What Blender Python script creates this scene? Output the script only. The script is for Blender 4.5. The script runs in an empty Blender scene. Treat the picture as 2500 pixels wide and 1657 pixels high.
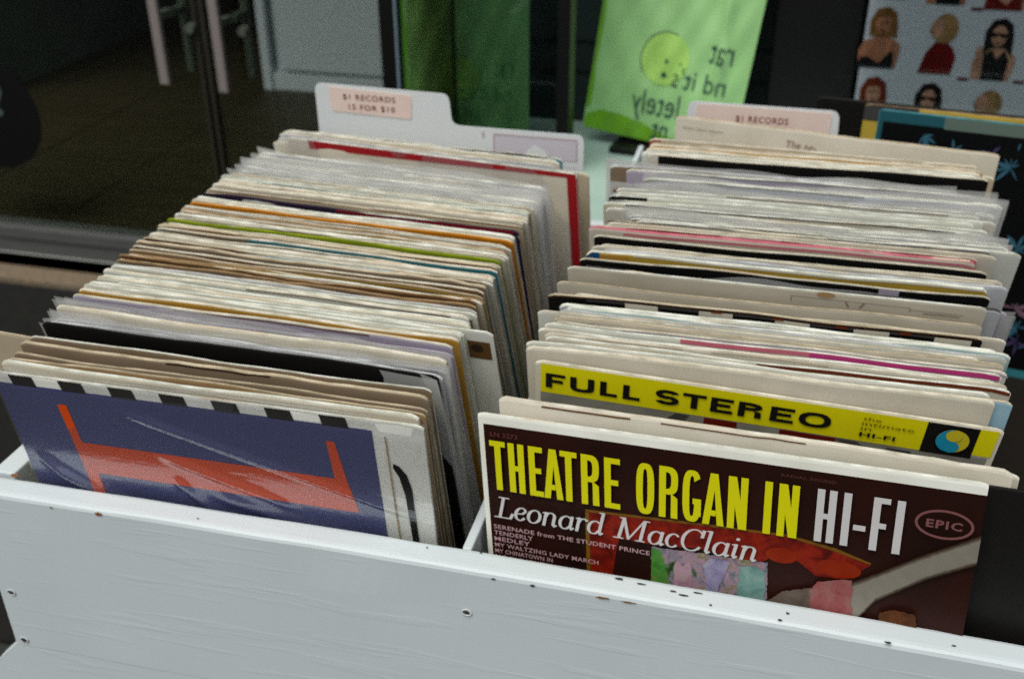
import bpy, math, random
from math import sin, cos, pi, radians, exp
from mathutils import Matrix, Vector, Euler, noise as mnoise

random.seed(7)
S = bpy.context.scene
COL = S.collection

# ------------------------------------------------------------------ camera
cam_d = bpy.data.cameras.new('camera')
cam = bpy.data.objects.new('camera', cam_d)
COL.objects.link(cam)
_pitch, _yaw, _roll = radians(29.4), radians(14.2), radians(-0.3)
fwd = Vector((-sin(_yaw) * cos(_pitch), cos(_yaw) * cos(_pitch), -sin(_pitch)))
rgt0 = Vector((cos(_yaw), sin(_yaw), 0))
up0 = rgt0.cross(fwd)
rgt = rgt0 * cos(_roll) + up0 * sin(_roll)
upv = -rgt0 * sin(_roll) + up0 * cos(_roll)
R = Matrix((rgt, upv, -fwd)).transposed()
cam.matrix_world = Matrix.Translation((0.16582, -0.56393, 0.38498)) @ R.to_4x4()
cam_d.sensor_width = 36.0
cam_d.lens = 2604 / 2500 * 36.0
cam_d.clip_start = 0.02
cam_d.clip_end = 200
cam_d.dof.use_dof = True
cam_d.dof.focus_distance = 0.61
cam_d.dof.aperture_fstop = 10.0
S.camera = cam

# ------------------------------------------------------------------ world, sun, exposure
SUN_EL, SUN_AZ = radians(63), radians(205)      # azimuth measured from +Y towards +X
w = bpy.data.worlds.new('World')
S.world = w
w.use_nodes = True
nt = w.node_tree
nt.nodes.clear()
sky = nt.nodes.new('ShaderNodeTexSky')
sky.sky_type = 'NISHITA'
sky.sun_disc = False
sky.sun_elevation = SUN_EL
sky.sun_rotation = SUN_AZ
sky.dust_density = 4.0
sky.air_density = 1.0
hsv = nt.nodes.new('ShaderNodeHueSaturation')
hsv.inputs['Saturation'].default_value = 0.45
bg = nt.nodes.new('ShaderNodeBackground')
bg.inputs['Strength'].default_value = 0.08
wo = nt.nodes.new('ShaderNodeOutputWorld')
nt.links.new(sky.outputs[0], hsv.inputs['Color'])
nt.links.new(hsv.outputs[0], bg.inputs['Color'])
nt.links.new(bg.outputs[0], wo.inputs['Surface'])

sun_d = bpy.data.lights.new('sun', 'SUN')
sun_d.energy = 1.5
sun_d.angle = radians(30)
sun_d.color = (0.985, 1.0, 0.94)
sun = bpy.data.objects.new('sun', sun_d)
COL.objects.link(sun)
to_sun = Vector((sin(SUN_AZ) * cos(SUN_EL), cos(SUN_AZ) * cos(SUN_EL), sin(SUN_EL)))
sun.rotation_euler = (-to_sun).to_track_quat('-Z', 'Y').to_euler()
sun.location = to_sun * 8

S.view_settings.view_transform = 'Standard'
S.view_settings.look = 'None'
S.view_settings.exposure = 0.40
S.view_settings.gamma = 1.0
S.view_settings.use_curve_mapping = False
S.cycles.transparent_max_bounces = 32
S.cycles.max_bounces = 8
S.cycles.use_denoising = False      # the sampling noise stands in for the film's grain

# ------------------------------------------------------------------ materials
def lin(c):
    return tuple(((v / 255) / 12.92 if v / 255 <= .04045 else ((v / 255 + .055) / 1.055) ** 2.4) for v in c)

PAL = dict(
    white=(240, 240, 228), offwhite=(232, 224, 204), cream=(230, 222, 204), tan=(206, 190, 162), kraft=(172, 140, 100), umber=(126, 92, 58),
    brown=(112, 78, 46), darkbrown=(58, 36, 22), grey=(150, 150, 148), palegrey=(212, 214, 218),
    lavender=(196, 186, 202), teal=(62, 138, 150), lime=(150, 166, 28), orange=(206, 132, 18),
    amber=(204, 156, 62), red=(170, 26, 36), maroon=(110, 34, 34), purple=(52, 36, 62),
    black=(17, 15, 13), yellow=(218, 210, 8), pink=(222, 122, 140), magenta=(206, 68, 140),
    skyblue=(168, 204, 220), paleteal=(196, 220, 214), rust=(122, 52, 24), mustard=(206, 176, 70),
    blue=(30, 92, 140), navy=(62, 62, 96), vermilion=(206, 62, 16), green=(20, 100, 40),
    mottled=(150, 130, 106), dkgrey=(70, 68, 66), mauve=(176, 156, 176))

_mats = {}
def nmat(name):
    m = bpy.data.materials.new(name)
    m.use_nodes = True
    return m, m.node_tree, m.node_tree.nodes['Principled BSDF']

def plain(name, rgb, rough=.6, spec=.3, linear=False, metal=0):
    if name in _mats: return _mats[name]
    m, t, p = nmat(name)
    c = rgb if linear else lin(rgb)
    p.inputs['Base Color'].default_value = (*c, 1)
    p.inputs['Roughness'].default_value = rough
    p.inputs['Specular IOR Level'].default_value = spec
    p.inputs['Metallic'].default_value = metal
    _mats[name] = m
    return m

def card(key, wear=.5, tag='', edge=False):
    """printed cardboard: ink with paper showing through where the top edge has been rubbed, plus foxing"""
    name = 'card_' + key + tag + ('_edge' if edge else '') + ('' if wear > 0 else '_new')
    if name in _mats: return _mats[name]
    m, t, p = nmat(name)
    N = t.nodes; L = t.links
    tc = N.new('ShaderNodeTexCoord'); oi = N.new('ShaderNodeObjectInfo')
    mp = N.new('ShaderNodeMapping'); mp.inputs['Scale'].default_value = (14, 60, 260)
    L.new(tc.outputs['Object'], mp.inputs['Vector'])
    mul = N.new('ShaderNodeMath'); mul.operation = 'MULTIPLY'; mul.inputs[1].default_value = 37.0
    L.new(oi.outputs['Random'], mul.inputs[0])
    n1 = N.new('ShaderNodeTexNoise'); n1.noise_dimensions = '4D'
    n1.inputs['Scale'].default_value = 1.0; n1.inputs['Detail'].default_value = 5
    L.new(mp.outputs[0], n1.inputs['Vector']); L.new(mul.outputs[0], n1.inputs['W'])
    sx = N.new('ShaderNodeSeparateXYZ'); L.new(tc.outputs['Generated'], sx.inputs[0])
    mr = N.new('ShaderNodeMapRange'); mr.inputs['From Min'].default_value = .9925; mr.inputs['From Max'].default_value = 1.0
    mr.inputs['To Min'].default_value = -.22; mr.inputs['To Max'].default_value = -.02 + .16 * wear
    L.new(sx.outputs['Z'], mr.inputs['Value'])
    ad = N.new('ShaderNodeMath'); ad.operation = 'ADD'
    L.new(n1.outputs['Fac'], ad.inputs[0]); L.new(mr.outputs[0], ad.inputs[1])
    st = N.new('ShaderNodeMapRange'); st.interpolation_type = 'SMOOTHSTEP'
    st.inputs['From Min'].default_value = .56; st.inputs['From Max'].default_value = .66
    L.new(ad.outputs[0], st.inputs['Value'])
    # broad stains
    n2 = N.new('ShaderNodeTexNoise'); n2.noise_dimensions = '4D'; n2.inputs['Scale'].default_value = 60 if edge else 22; n2.inputs['Detail'].default_value = 4
    L.new(tc.outputs['Object'], n2.inputs['Vector']); L.new(mul.outputs[0], n2.inputs['W'])
    r2 = N.new('ShaderNodeMapRange'); r2.inputs['From Min'].default_value = .35; r2.inputs['From Max'].default_value = .75
    r2.inputs['To Min'].default_value = .95 if edge else 1.04; r2.inputs['To Max'].default_value = .42 if edge else .84
    L.new(n2.outputs['Fac'], r2.inputs['Value'])
    base = N.new('ShaderNodeMix'); base.data_type = 'RGBA'; base.blend_type = 'MULTIPLY'; base.inputs['Factor'].default_value = 1
    base.inputs['A'].default_value = (*lin(PAL[key]), 1)
    cmb = N.new('ShaderNodeCombineColor')
    sq = N.new('ShaderNodeMath'); sq.operation = 'POWER'; sq.inputs[1].default_value = 1.16 if edge else 1.3
    L.new(r2.outputs[0], cmb.inputs[0]); L.new(r2.outputs[0], cmb.inputs[1]); L.new(r2.outputs[0], sq.inputs[0]); L.new(sq.outputs[0], cmb.inputs[2])
    L.new(cmb.outputs[0], base.inputs['B'])
    mix = N.new('ShaderNodeMix'); mix.data_type = 'RGBA'
    pap = (206, 192, 164) if key not in ('white', 'offwhite', 'cream', 'paleteal', 'palegrey') else (200, 184, 158)
    mix.inputs['B'].default_value = (*lin(pap), 1)
    L.new(base.outputs['Result'], mix.inputs['A']); L.new(st.outputs[0], mix.inputs['Factor'])
    L.new(mix.outputs['Result'], p.inputs['Base Color'])
    p.inputs['Roughness'].default_value = .55
    p.inputs['Specular IOR Level'].default_value = .3
    _mats[name] = m
    return m

def facing(N, L, base, edge, power=3.0):
    lw = N.new('ShaderNodeLayerWeight'); lw.inputs['Blend'].default_value = .5
    pw = N.new('ShaderNodeMath'); pw.operation = 'POWER'; pw.inputs[1].default_value = power
    L.new(lw.outputs['Facing'], pw.inputs[0])
    ma = N.new('ShaderNodeMath'); ma.operation = 'MULTIPLY_ADD'; ma.inputs[1].default_value = edge; ma.inputs[2].default_value = base
    L.new(pw.outputs[0], ma.inputs[0])
    return ma.outputs[0]

def film(name='poly_film', dens=.42, tint=(232, 232, 240), rough=.22, gl=.25):
    """thin milky polythene"""
    if name in _mats: return _mats[name]
    m, t, p = nmat(name)
    N = t.nodes; L = t.links
    tr = N.new('ShaderNodeBsdfTransparent'); tr.inputs['Color'].default_value = (.97, .97, .98, 1)
    p.inputs['Base Color'].default_value = (*lin(tint), 1); p.inputs['Roughness'].default_value = .4
    gg = N.new('ShaderNodeBsdfGlossy'); gg.inputs['Roughness'].default_value = rough; gg.inputs['Color'].default_value = (.9, .92, .95, 1)
    tl = N.new('ShaderNodeBsdfTranslucent'); tl.inputs['Color'].default_value = (*lin(tint), 1)
    m1 = N.new('ShaderNodeMixShader'); m1.inputs[0].default_value = .12
    L.new(p.outputs[0], m1.inputs[1]); L.new(tl.outputs[0], m1.inputs[2])
    m2 = N.new('ShaderNodeMixShader'); m2.inputs[0].default_value = dens
    L.new(tr.outputs[0], m2.inputs[1]); L.new(m1.outputs[0], m2.inputs[2])
    m3 = N.new('ShaderNodeMixShader'); L.new(facing(N, L, gl * .22, gl * 1.4), m3.inputs[0])
    L.new(m2.outputs[0], m3.inputs[1]); L.new(gg.outputs[0], m3.inputs[2])
    tcf = N.new('ShaderNodeTexCoord'); mpf = N.new('ShaderNodeMapping'); mpf.inputs['Scale'].default_value = (16, 40, 70)
    nf = N.new('ShaderNodeTexNoise'); nf.inputs['Scale'].default_value = 1; nf.inputs['Detail'].default_value = 3; nf.inputs['Distortion'].default_value = 1
    L.new(tcf.outputs['Object'], mpf.inputs[0]); L.new(mpf.outputs[0], nf.inputs['Vector'])
    bf = N.new('ShaderNodeBump'); bf.inputs['Strength'].default_value = .12 if name == 'clear_film' else .5; bf.inputs['Distance'].default_value = .003
    L.new(nf.outputs['Fac'], bf.inputs['Height']); L.new(bf.outputs[0], gg.inputs['Normal'])
    out = N['Material Output']; L.new(m3.outputs[0], out.inputs['Surface'])
    _mats[name] = m
    return m

def glass(name, tint, refl=.7):
    if name in _mats: return _mats[name]
    m, t, p = nmat(name)
    N = t.nodes; L = t.links
    tr = N.new('ShaderNodeBsdfTransparent'); tr.inputs['Color'].default_value = (*tint, 1)
    gg = N.new('ShaderNodeBsdfGlossy'); gg.inputs['Roughness'].default_value = .02
    mx = N.new('ShaderNodeMixShader'); L.new(facing(N, L, .035 * refl, .6 * refl, 4.0), mx.inputs[0]); L.new(tr.outputs[0], mx.inputs[1]); L.new(gg.outputs[0], mx.inputs[2])
    L.new(mx.outputs[0], N['Material Output'].inputs['Surface'])
    _mats[name] = m
    return m

def painted_wood():
    """white gloss-worn house paint brushed over plywood: grain and brush marks in relief"""
    if 'painted_wood' in _mats: return _mats['painted_wood']
    m, t, p = nmat('painted_wood'); N = t.nodes; L = t.links
    tc = N.new('ShaderNodeTexCoord')
    mp = N.new('ShaderNodeMapping'); mp.inputs['Scale'].default_value = (9, 60, 110); mp.inputs['Rotation'].default_value = (0, radians(5), 0)
    L.new(tc.outputs['Object'], mp.inputs[0])
    n = N.new('ShaderNodeTexNoise'); n.inputs['Scale'].default_value = 1.0; n.inputs['Detail'].default_value = 6; n.inputs['Distortion'].default_value = .6
    L.new(mp.outputs[0], n.inputs['Vector'])
    mp2 = N.new('ShaderNodeMapping'); mp2.inputs['Scale'].default_value = (40, 200, 420); mp2.inputs['Rotation'].default_value = (0, radians(-4), 0)
    L.new(tc.outputs['Object'], mp2.inputs[0])
    n2 = N.new('ShaderNodeTexNoise'); n2.inputs['Scale'].default_value = 1.0; n2.inputs['Detail'].default_value = 3
    L.new(mp2.outputs[0], n2.inputs['Vector'])
    # sparse grain ridges
    rr = N.new('ShaderNodeMapRange'); rr.inputs['From Min'].default_value = .55; rr.inputs['From Max'].default_value = .72
    L.new(n.outputs['Fac'], rr.inputs['Value'])
    ad = N.new('ShaderNodeMath'); ad.operation = 'MULTIPLY_ADD'; ad.inputs[1].default_value = .25
    L.new(n2.outputs['Fac'], ad.inputs[0]); L.new(rr.outputs[0], ad.inputs[2])
    b = N.new('ShaderNodeBump'); b.inputs['Strength'].default_value = .13; b.inputs['Distance'].default_value = .0012
    L.new(ad.outputs[0], b.inputs['Height']); L.new(b.outputs[0], p.inputs['Normal'])
    n3 = N.new('ShaderNodeTexNoise'); n3.inputs['Scale'].default_value = 9; n3.inputs['Detail'].default_value = 5
    L.new(tc.outputs['Object'], n3.inputs['Vector'])
    cr = N.new('ShaderNodeMix'); cr.data_type = 'RGBA'
    cr.inputs['A'].default_value = (*lin((208, 216, 218)), 1); cr.inputs['B'].default_value = (*lin((197, 205, 206)), 1)
    L.new(n3.outputs['Fac'], cr.inputs['Factor']); L.new(cr.outputs['Result'], p.inputs['Base Color'])
    p.inputs['Roughness'].default_value = .5; p.inputs['Specular IOR Level'].default_value = .3
    _mats['painted_wood'] = m
    return m

def noisy(name, a, b, scale=20, rough=.8, stretch=(1, 1, 1), bump=0):
    if name in _mats: return _mats[name]
    m, t, p = nmat(name); N = t.nodes; L = t.links
    tc = N.new('ShaderNodeTexCoord'); mp = N.new('ShaderNodeMapping'); mp.inputs['Scale'].default_value = stretch
    L.new(tc.outputs['Object'], mp.inputs[0])
    n = N.new('ShaderNodeTexNoise'); n.inputs['Scale'].default_value = scale; n.inputs['Detail'].default_value = 6
    L.new(mp.outputs[0], n.inputs['Vector'])
    rm = N.new('ShaderNodeMapRange'); rm.inputs['From Min'].default_value = .3; rm.inputs['From Max'].default_value = .7
    L.new(n.outputs['Fac'], rm.inputs['Value'])
    mx = N.new('ShaderNodeMix'); mx.data_type = 'RGBA'
    mx.inputs['A'].default_value = (*lin(a), 1); mx.inputs['B'].default_value = (*lin(b), 1)
    L.new(rm.outputs[0], mx.inputs['Factor']); L.new(mx.outputs['Result'], p.inputs['Base Color'])
    p.inputs['Roughness'].default_value = rough
    p.inputs['Specular IOR Level'].default_value = .2
    if bump:
        bp = N.new('ShaderNodeBump'); bp.inputs['Strength'].default_value = bump; bp.inputs['Distance'].default_value = .002
        L.new(n.outputs['Fac'], bp.inputs['Height']); L.new(bp.outputs[0], p.inputs['Normal'])
    _mats[name] = m
    return m

def ink(key):
    return plain('ink_' + key, PAL[key], .5, .3)

# ------------------------------------------------------------------ mesh builder
class MB:
    def __init__(s): s.v = []; s.f = []; s.m = []; s.mats = []
    def mi(s, m):
        if m not in s.mats: s.mats.append(m)
        return s.mats.index(m)
    def face(s, pts, m):
        i = len(s.v); s.v += [tuple(p) for p in pts]; s.f.append(tuple(range(i, i + len(pts)))); s.m.append(s.mi(m))
    def box(s, lo, hi, m, bev=0):
        x0, y0, z0 = lo; x1, y1, z1 = hi
        i = len(s.v)
        s.v += [(x0, y0, z0), (x1, y0, z0), (x1, y1, z0), (x0, y1, z0), (x0, y0, z1), (x1, y0, z1), (x1, y1, z1), (x0, y1, z1)]
        for q in ((0, 3, 2, 1), (4, 5, 6, 7), (0, 1, 5, 4), (1, 2, 6, 5), (2, 3, 7, 6), (3, 0, 4, 7)):
            s.f.append(tuple(i + k for k in q)); s.m.append(s.mi(m))
    def grid(s, fn, us, vs, m, flip=False):
        i = len(s.v); nu = len(us)
        for v_ in vs:
            for u in us: s.v.append(tuple(fn(u, v_)))
        for a in range(len(vs) - 1):
            for b in range(nu - 1):
                q = (i + a * nu + b, i + a * nu + b + 1, i + (a + 1) * nu + b + 1, i + (a + 1) * nu + b)
                s.f.append(q[::-1] if flip else q); s.m.append(s.mi(m))
    def build(s, name, parent=None, smooth=False, mw=None, merge=False):
        me = bpy.data.meshes.new(name)
        me.from_pydata(s.v, [], s.f)
        for m in s.mats: me.materials.append(m)
        me.polygons.foreach_set('material_index', s.m)
        if smooth: me.polygons.foreach_set('use_smooth', [True] * len(me.polygons))
        me.update()
        o = bpy.data.objects.new(name, me); COL.objects.link(o)
        if parent: o.parent = parent
        if mw is not None: o.matrix_world = mw
        return o

def bevel(o, wdt=.003, seg=2):
    b = o.modifiers.new('bevel', 'BEVEL'); b.width = wdt; b.segments = seg; b.limit_method = 'ANGLE'; b.angle_limit = radians(40)
    return o

def tag(o, label=None, cat=None, group=None, kind=None):
    if label: o['label'] = label; o['kind'] = 'thing'
    if cat: o['category'] = cat
    if group: o['group'] = group
    if kind: o['kind'] = kind
    return o

def empty(name, mw=None):
    o = bpy.data.objects.new(name, None); COL.objects.link(o)
    o.empty_display_size = .05
    if mw is not None: o.matrix_world = mw
    return o

# ------------------------------------------------------------------ lettering
def text_tris(txt, bold=0.0, shear=0.0, spacing=1.0, res=4):
    cu = bpy.data.curves.new('txt', 'FONT'); cu.body = txt; cu.size = 1; cu.offset = bold; cu.shear = shear
    cu.space_character = spacing; cu.resolution_u = res; cu.fill_mode = 'FRONT'
    o = bpy.data.objects.new('txt', cu); COL.objects.link(o)
    bpy.context.view_layer.update()
    ev = o.evaluated_get(bpy.context.evaluated_depsgraph_get())
    me = ev.to_mesh()
    vs = [tuple(v.co[:2]) for v in me.vertices]
    polys = [[vs[i] for i in p.vertices] for p in me.polygons]
    ev.to_mesh_clear()
    bpy.data.objects.remove(o); bpy.data.curves.remove(cu)
    return polys

def fit(polys, x0, x1, z0, z1, mirror=False):
    xs = [p[0] for q in polys for p in q]; ys = [p[1] for q in polys for p in q]
    a, b, c, d = min(xs), max(xs), min(ys), max(ys)
    def f(p):
        u = (p[0] - a) / (b - a); v_ = (p[1] - c) / (d - c)
        if mirror: u = 1 - u
        return (x0 + u * (x1 - x0), z0 + v_ * (z1 - z0))
    return [[f(p) for p in q] for q in polys]

# block capitals drawn as strokes: ch -> polygons in a box w x h with stem s and crossbar b
def ring(w, h, s, b, e=3.0, a0=0, a1=360, n=40):
    out = []
    def p(a, rx, rz):
        c, d = cos(radians(a)), sin(radians(a)); q = 2 / e
        return (w / 2 + rx * math.copysign(abs(c) ** q, c), h / 2 + rz * math.copysign(abs(d) ** q, d))
    for i in range(n):
        a, c = a0 + (a1 - a0) * i / n, a0 + (a1 - a0) * (i + 1) / n
        out.append([p(a, w / 2, h / 2), p(c, w / 2, h / 2), p(c, w / 2 - s, h / 2 - b), p(a, w / 2 - s, h / 2 - b)])
    return out
def block(ch, w, h, s, b, e=3.0):
    R_ = lambda x0, x1, z0, z1: [(x0, z0), (x1, z0), (x1, z1), (x0, z1)]
    sh = lambda polys, dx, dz: [[(x + dx, z + dz) for x, z in q] for q in polys]
    if ch == 'T': return [R_(0, w, h - b, h), R_(w / 2 - s / 2, w / 2 + s / 2, 0, h - b)]
    if ch == 'H': return [R_(0, s, 0, h), R_(w - s, w, 0, h), R_(s, w - s, h * .5 - b / 2, h * .5 + b / 2)]
    if ch == 'E': return [R_(0, s, 0, h), R_(s, w, 0, b), R_(s, w, h - b, h), R_(s, w * .88, h * .52 - b / 2, h * .52 + b / 2)]
    if ch == 'F': return [R_(0, s, 0, h), R_(s, w, h - b, h), R_(s, w * .88, h * .48 - b / 2, h * .48 + b / 2)]
    if ch == 'L': return [R_(0, s, 0, h), R_(s, w, 0, b)]
    if ch == 'I': return [R_(0, w, 0, h)]
    if ch == '-': return [R_(0, w, h * .38 - b / 2, h * .38 + b / 2)]
    if ch == 'N': return [R_(0, s, 0, h), R_(w - s, w, 0, h), [(s * .2, h), (s * 1.15, h), (w - s * .2, 0), (w - s * 1.15, 0)]]
    if ch == 'A': return [[(0, 0), (s, 0), (w / 2 + s * .42, h), (w / 2 - s * .55, h)], [(w - s, 0), (w, 0), (w / 2 + s * .55, h), (w / 2 - s * .1, h)], R_(s * 1.2, w - s * 1.2, h * .18, h * .18 + b)]
    if ch == 'O': return ring(w, h, s, b, e)
    if ch == 'U': return sh(ring(w, h * .7, s, b, e, 180, 360, 20), 0, 0) + [R_(0, s, h * .35, h), R_(w - s, w, h * .35, h)]
    if ch == 'G': return ring(w, h, s, b, e, 38, 352, 36) + [R_(w - s, w, h * .12, h * .46), R_(w * .55, w - s, h * .46 - b, h * .46)]
    if ch == 'R':
        hb = h * .54
        return [R_(0, s, 0, h)] + sh(ring(w * 1.25, hb, s * 1.0, b, e, -90, 90, 18), -w * .25, h - hb) + [R_(s, w * .4, h - b, h), R_(s, w * .4, h - hb, h - hb + b), [(w - s * 1.0, 0), (w, 0), (w * .98, h * .40), (w * .62, h * .49), (w - s, h * .40)]]
    if ch == 'S':
        top = sh(ring(w, h * .5 + b / 2, s, b, e, 15, 270, 24), 0, h * .5 - b / 2)
        bot = sh(ring(w, h * .5 + b / 2, s, b, e, 90, -165, 24), 0, 0)
        return top + bot
    return []
def setline(spec, z0, h, s, b, e=3.0):
    out = []
    for ch, x0, x1 in spec:
        out += [[(x + x0, z + z0) for x, z in q] for q in block(ch, x1 - x0, h, s, b, e)]
    return out

def ell(cx, cz, rx, rz, n=28, a0=0, a1=360):
    return [(cx + rx * cos(radians(a0 + (a1 - a0) * i / n)), cz + rz * sin(radians(a0 + (a1 - a0) * i / n))) for i in range(n + (0 if a1 - a0 == 360 else 1))]

def band(pts, width):
    """strip polygons following a polyline"""
    out = []
    for (a, b) in zip(pts[:-1], pts[1:]):
        dx, dz = b[0] - a[0], b[1] - a[1]; l = math.hypot(dx, dz) or 1
        nx, nz = -dz / l * width / 2, dx / l * width / 2
        out.append([(a[0] + nx, a[1] + nz), (b[0] + nx, b[1] + nz), (b[0] - nx, b[1] - nz), (a[0] - nx, a[1] - nz)])
    return out

def scribble(x0, x1, z, h):
    """faded print too small or worn to read"""
    n = max(6, int((x1 - x0) / (h * .45)))
    pts = [(x0 + (x1 - x0) * i / n, z + h * (.9 if i % 2 else -.9) * (.55 + .45 * sin(i * 1.7)) * (1 - .4 * i / n)) for i in range(n + 1)]
    return band(pts, h * .36)

def rect(x0, x1, z0, z1):
    return [(x0, z0), (x1, z0), (x1, z1), (x0, z1)]

# a hand-lettered italic: strokes drawn with a broad pen (thick downstrokes, hair-thin joins)
def arc(cx, cy, rx, ry, a0, a1, n=14):
    return [(cx + rx * cos(radians(a0 + (a1 - a0) * i / n)), cy + ry * sin(radians(a0 + (a1 - a0) * i / n))) for i in range(n + 1)]
ITALIC = {
    'L': (.60, [[(.20, .02), (.20, .73)], [(.04, .02), (.52, .02), (.57, .2)], [(.06, .73), (.36, .73)]]),
    'e': (.40, [[(.05, .24), (.26, .27), (.34, .36)] + arc(.21, .25, .155, .225, 30, 325)]),
    'o': (.46, [arc(.22, .24, .175, .23, 0, 360, 20)]),
    'n': (.50, [[(.0, .44), (.09, .47), (.09, .0)], [(.09, .30)] + arc(.23, .33, .13, .14, 150, 0, 8) + [(.36, .06), (.40, .01), (.46, .06)]]),
    'a': (.49, [arc(.21, .23, .165, .225, 50, 330, 16), [(.37, .46), (.37, .07), (.41, .01), (.47, .07)]]),
    'r': (.36, [[(.0, .44), (.09, .47), (.09, .0)], [(.09, .30)] + arc(.23, .32, .13, .14, 150, 50, 6) + [(.32, .40)]]),
    'd': (.52, [arc(.21, .23, .165, .225, 50, 330, 16), [(.27, .76), (.38, .76), (.38, .07), (.42, .01), (.48, .07)]]),
    'M': (.94, [[(.14, .03), (.17, .73)], [(.17, .73), (.42, .03)], [(.42, .03), (.74, .73)], [(.76, .73), (.76, .02)], [(.0, .02), (.27, .02)], [(.63, .02), (.88, .02)], [(.05, .73), (.2, .73)], [(.74, .73), (.88, .73)]]),
    'c': (.40, [arc(.21, .24, .165, .23, 45, 320, 16)]),
    'C': (.66, [arc(.34, .37, .28, .37, 40, 325, 20), [(.57, .75), (.56, .50)]]),
    'l': (.25, [[(.0, .75), (.1, .76), (.1, .07), (.14, .01), (.2, .07)]]),
    'i': (.25, [[(.0, .44), (.1, .47), (.1, .07), (.14, .01), (.2, .07)], [(.10, .62), (.10, .68)]]),
    ' ': (.30, [])}
def italic(txt, thick=.095, thin=.04, slant=.22):
    out = []; x = 0
    for ch in txt:
        adv, strokes = ITALIC[ch]
        for s in strokes:
            for a, b in zip(s[:-1], s[1:]):
                a2 = (x + a[0] + slant * a[1], a[1]); b2 = (x + b[0] + slant * b[1], b[1])
                dx, dy = b[0] - a[0], b[1] - a[1]; l = math.hypot(dx, dy) or 1
                wv = thin + (thick - thin) * max(0, (abs(dy) / l) ** 1.3 * (1 if not (ch in 'M' and dx > .05 and dy > .3) else .25))
                e = .012; ux, uy = dx / l * e, dy / l * e
                hx = max(wv, thin) / 2; hy = thin / 2
                # pen nib = small ellipse-ish diamond swept along the segment
                nx, ny = -dy / l, dx / l
                ww = math.hypot(nx * hx, ny * hy) if True else hx
                out.append([(a2[0] + nx * ww - ux, a2[1] + ny * ww - uy), (b2[0] + nx * ww + ux, b2[1] + ny * ww + uy),
                            (b2[0] - nx * ww + ux, b2[1] - ny * ww + uy), (a2[0] - nx * ww - ux, a2[1] - ny * ww - uy)])
        x += adv
    return out

# ------------------------------------------------------------------ record sleeves
ZFLOOR = -0.302          # top of the bin's floor
def pose(TL, lean, yaw, roll):
    R = Matrix.Rotation(yaw, 3, 'Z') @ Matrix.Rotation(lean, 3, 'X') @ Matrix.Rotation(roll, 3, 'Y')
    return R

def sleeve_mb(W, H, t, fm, em, sm=None, bow=0.0, wave=0.0, tear=0.0, seed=0, corner=.0012, prints=(), art=(), nx=22, lift=.00035):
    """a cardboard LP sleeve; local origin bottom centre, front towards -y"""
    mb = MB(); sm = sm or em
    rnd = random.Random(seed)
    ph = rnd.uniform(0, 6.3); ph2 = rnd.uniform(0, 6.3)
    def yc(x, d):
        k = max(0, 1 - d / .22)
        return k * (bow * cos(pi * x / W) + wave * sin(2 * pi * x / W * 1.3 + ph) + wave * .5 * sin(2 * pi * x / W * 3.1 + ph2))
    def nz(x, k=1.0):
        return mnoise.noise(Vector((x * 90 * k, seed * 3.7, 0)))
    xs = [-W / 2, -W / 2 + .0015, -W / 2 + .005] + [-W / 2 + W * i / nx for i in range(1, nx)] + [W / 2 - .005, W / 2 - .0015, W / 2]
    rows = [0, .0009, .0026, .012, .035, .09, .18, H]
    hts = [.22, .42, .5, .5, .5, .5, .5, .5]
    def top(x):
        c = 0
        e = W / 2 - abs(x)
        if e < .005: c = corner * (1 - e / .005) ** 2 * 2.2
        n = max(0, nz(x)) * tear + max(0, nz(x, 3.1)) * tear * .6
        return c + n
    def P(x, k, sgn):
        d = rows[k]; z = H - d
        if k < 4: z -= top(x) * (1 - k * .2)
        return (x, yc(x, d) + sgn * hts[k] * t, z)
    n = len(xs)
    def strip(sgn, m_of):
        i = len(mb.v)
        for k in range(len(rows)):
            for x in xs: mb.v.append(P(x, k, sgn))
        for k in range(len(rows) - 1):
            for j in range(n - 1):
                q = (i + k * n + j, i + (k + 1) * n + j, i + (k + 1) * n + j + 1, i + k * n + j + 1)
                mb.f.append(q if sgn < 0 else q[::-1]); mb.m.append(mb.mi(m_of(k)))
        return i
    a = strip(-1, lambda k: em if k < 1 else fm)
    b = strip(1, lambda k: em)
    for j in range(n - 1):
        mb.f.append((a + j, a + j + 1, b + j + 1, b + j)); mb.m.append(mb.mi(em))
        k = (len(rows) - 1) * n
        mb.f.append((a + k + j + 1, a + k + j, b + k + j, b + k + j + 1)); mb.m.append(mb.mi(em))
    for k in range(len(rows) - 1):
        for (c, s) in ((0, 1), (n - 1, -1)):
            q = (a + k * n + c, b + k * n + c, b + (k + 1) * n + c, a + (k + 1) * n + c)
            mb.f.append(q if s > 0 else q[::-1]); mb.m.append(mb.mi(sm))
    for pi_, (x0, x1, d0, d1, m) in enumerate(prints):
        nn = max(2, int((x1 - x0) / .010))
        us = [x0 - W / 2 + (x1 - x0) * i / nn for i in range(nn + 1)]
        def fn(u, d):
            z = H - d
            if d < .015: z -= top(u) * .7
            return (u, yc(u, d) - t * .5 - lift - pi_ * .00011, z)
        dd = [d1, (d0 + d1) / 2, d0]
        mb.grid(fn, us, dd, m)
    for lay, (polys, m) in enumerate(art):
        y = -t * .5 - .0003 - .00016 * lay
        for n_, q in enumerate(polys):
            mb.face([(x - W / 2, y - (n_ % 12) * 4e-6, H + z) for (x, z) in q], m)
    return mb

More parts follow.
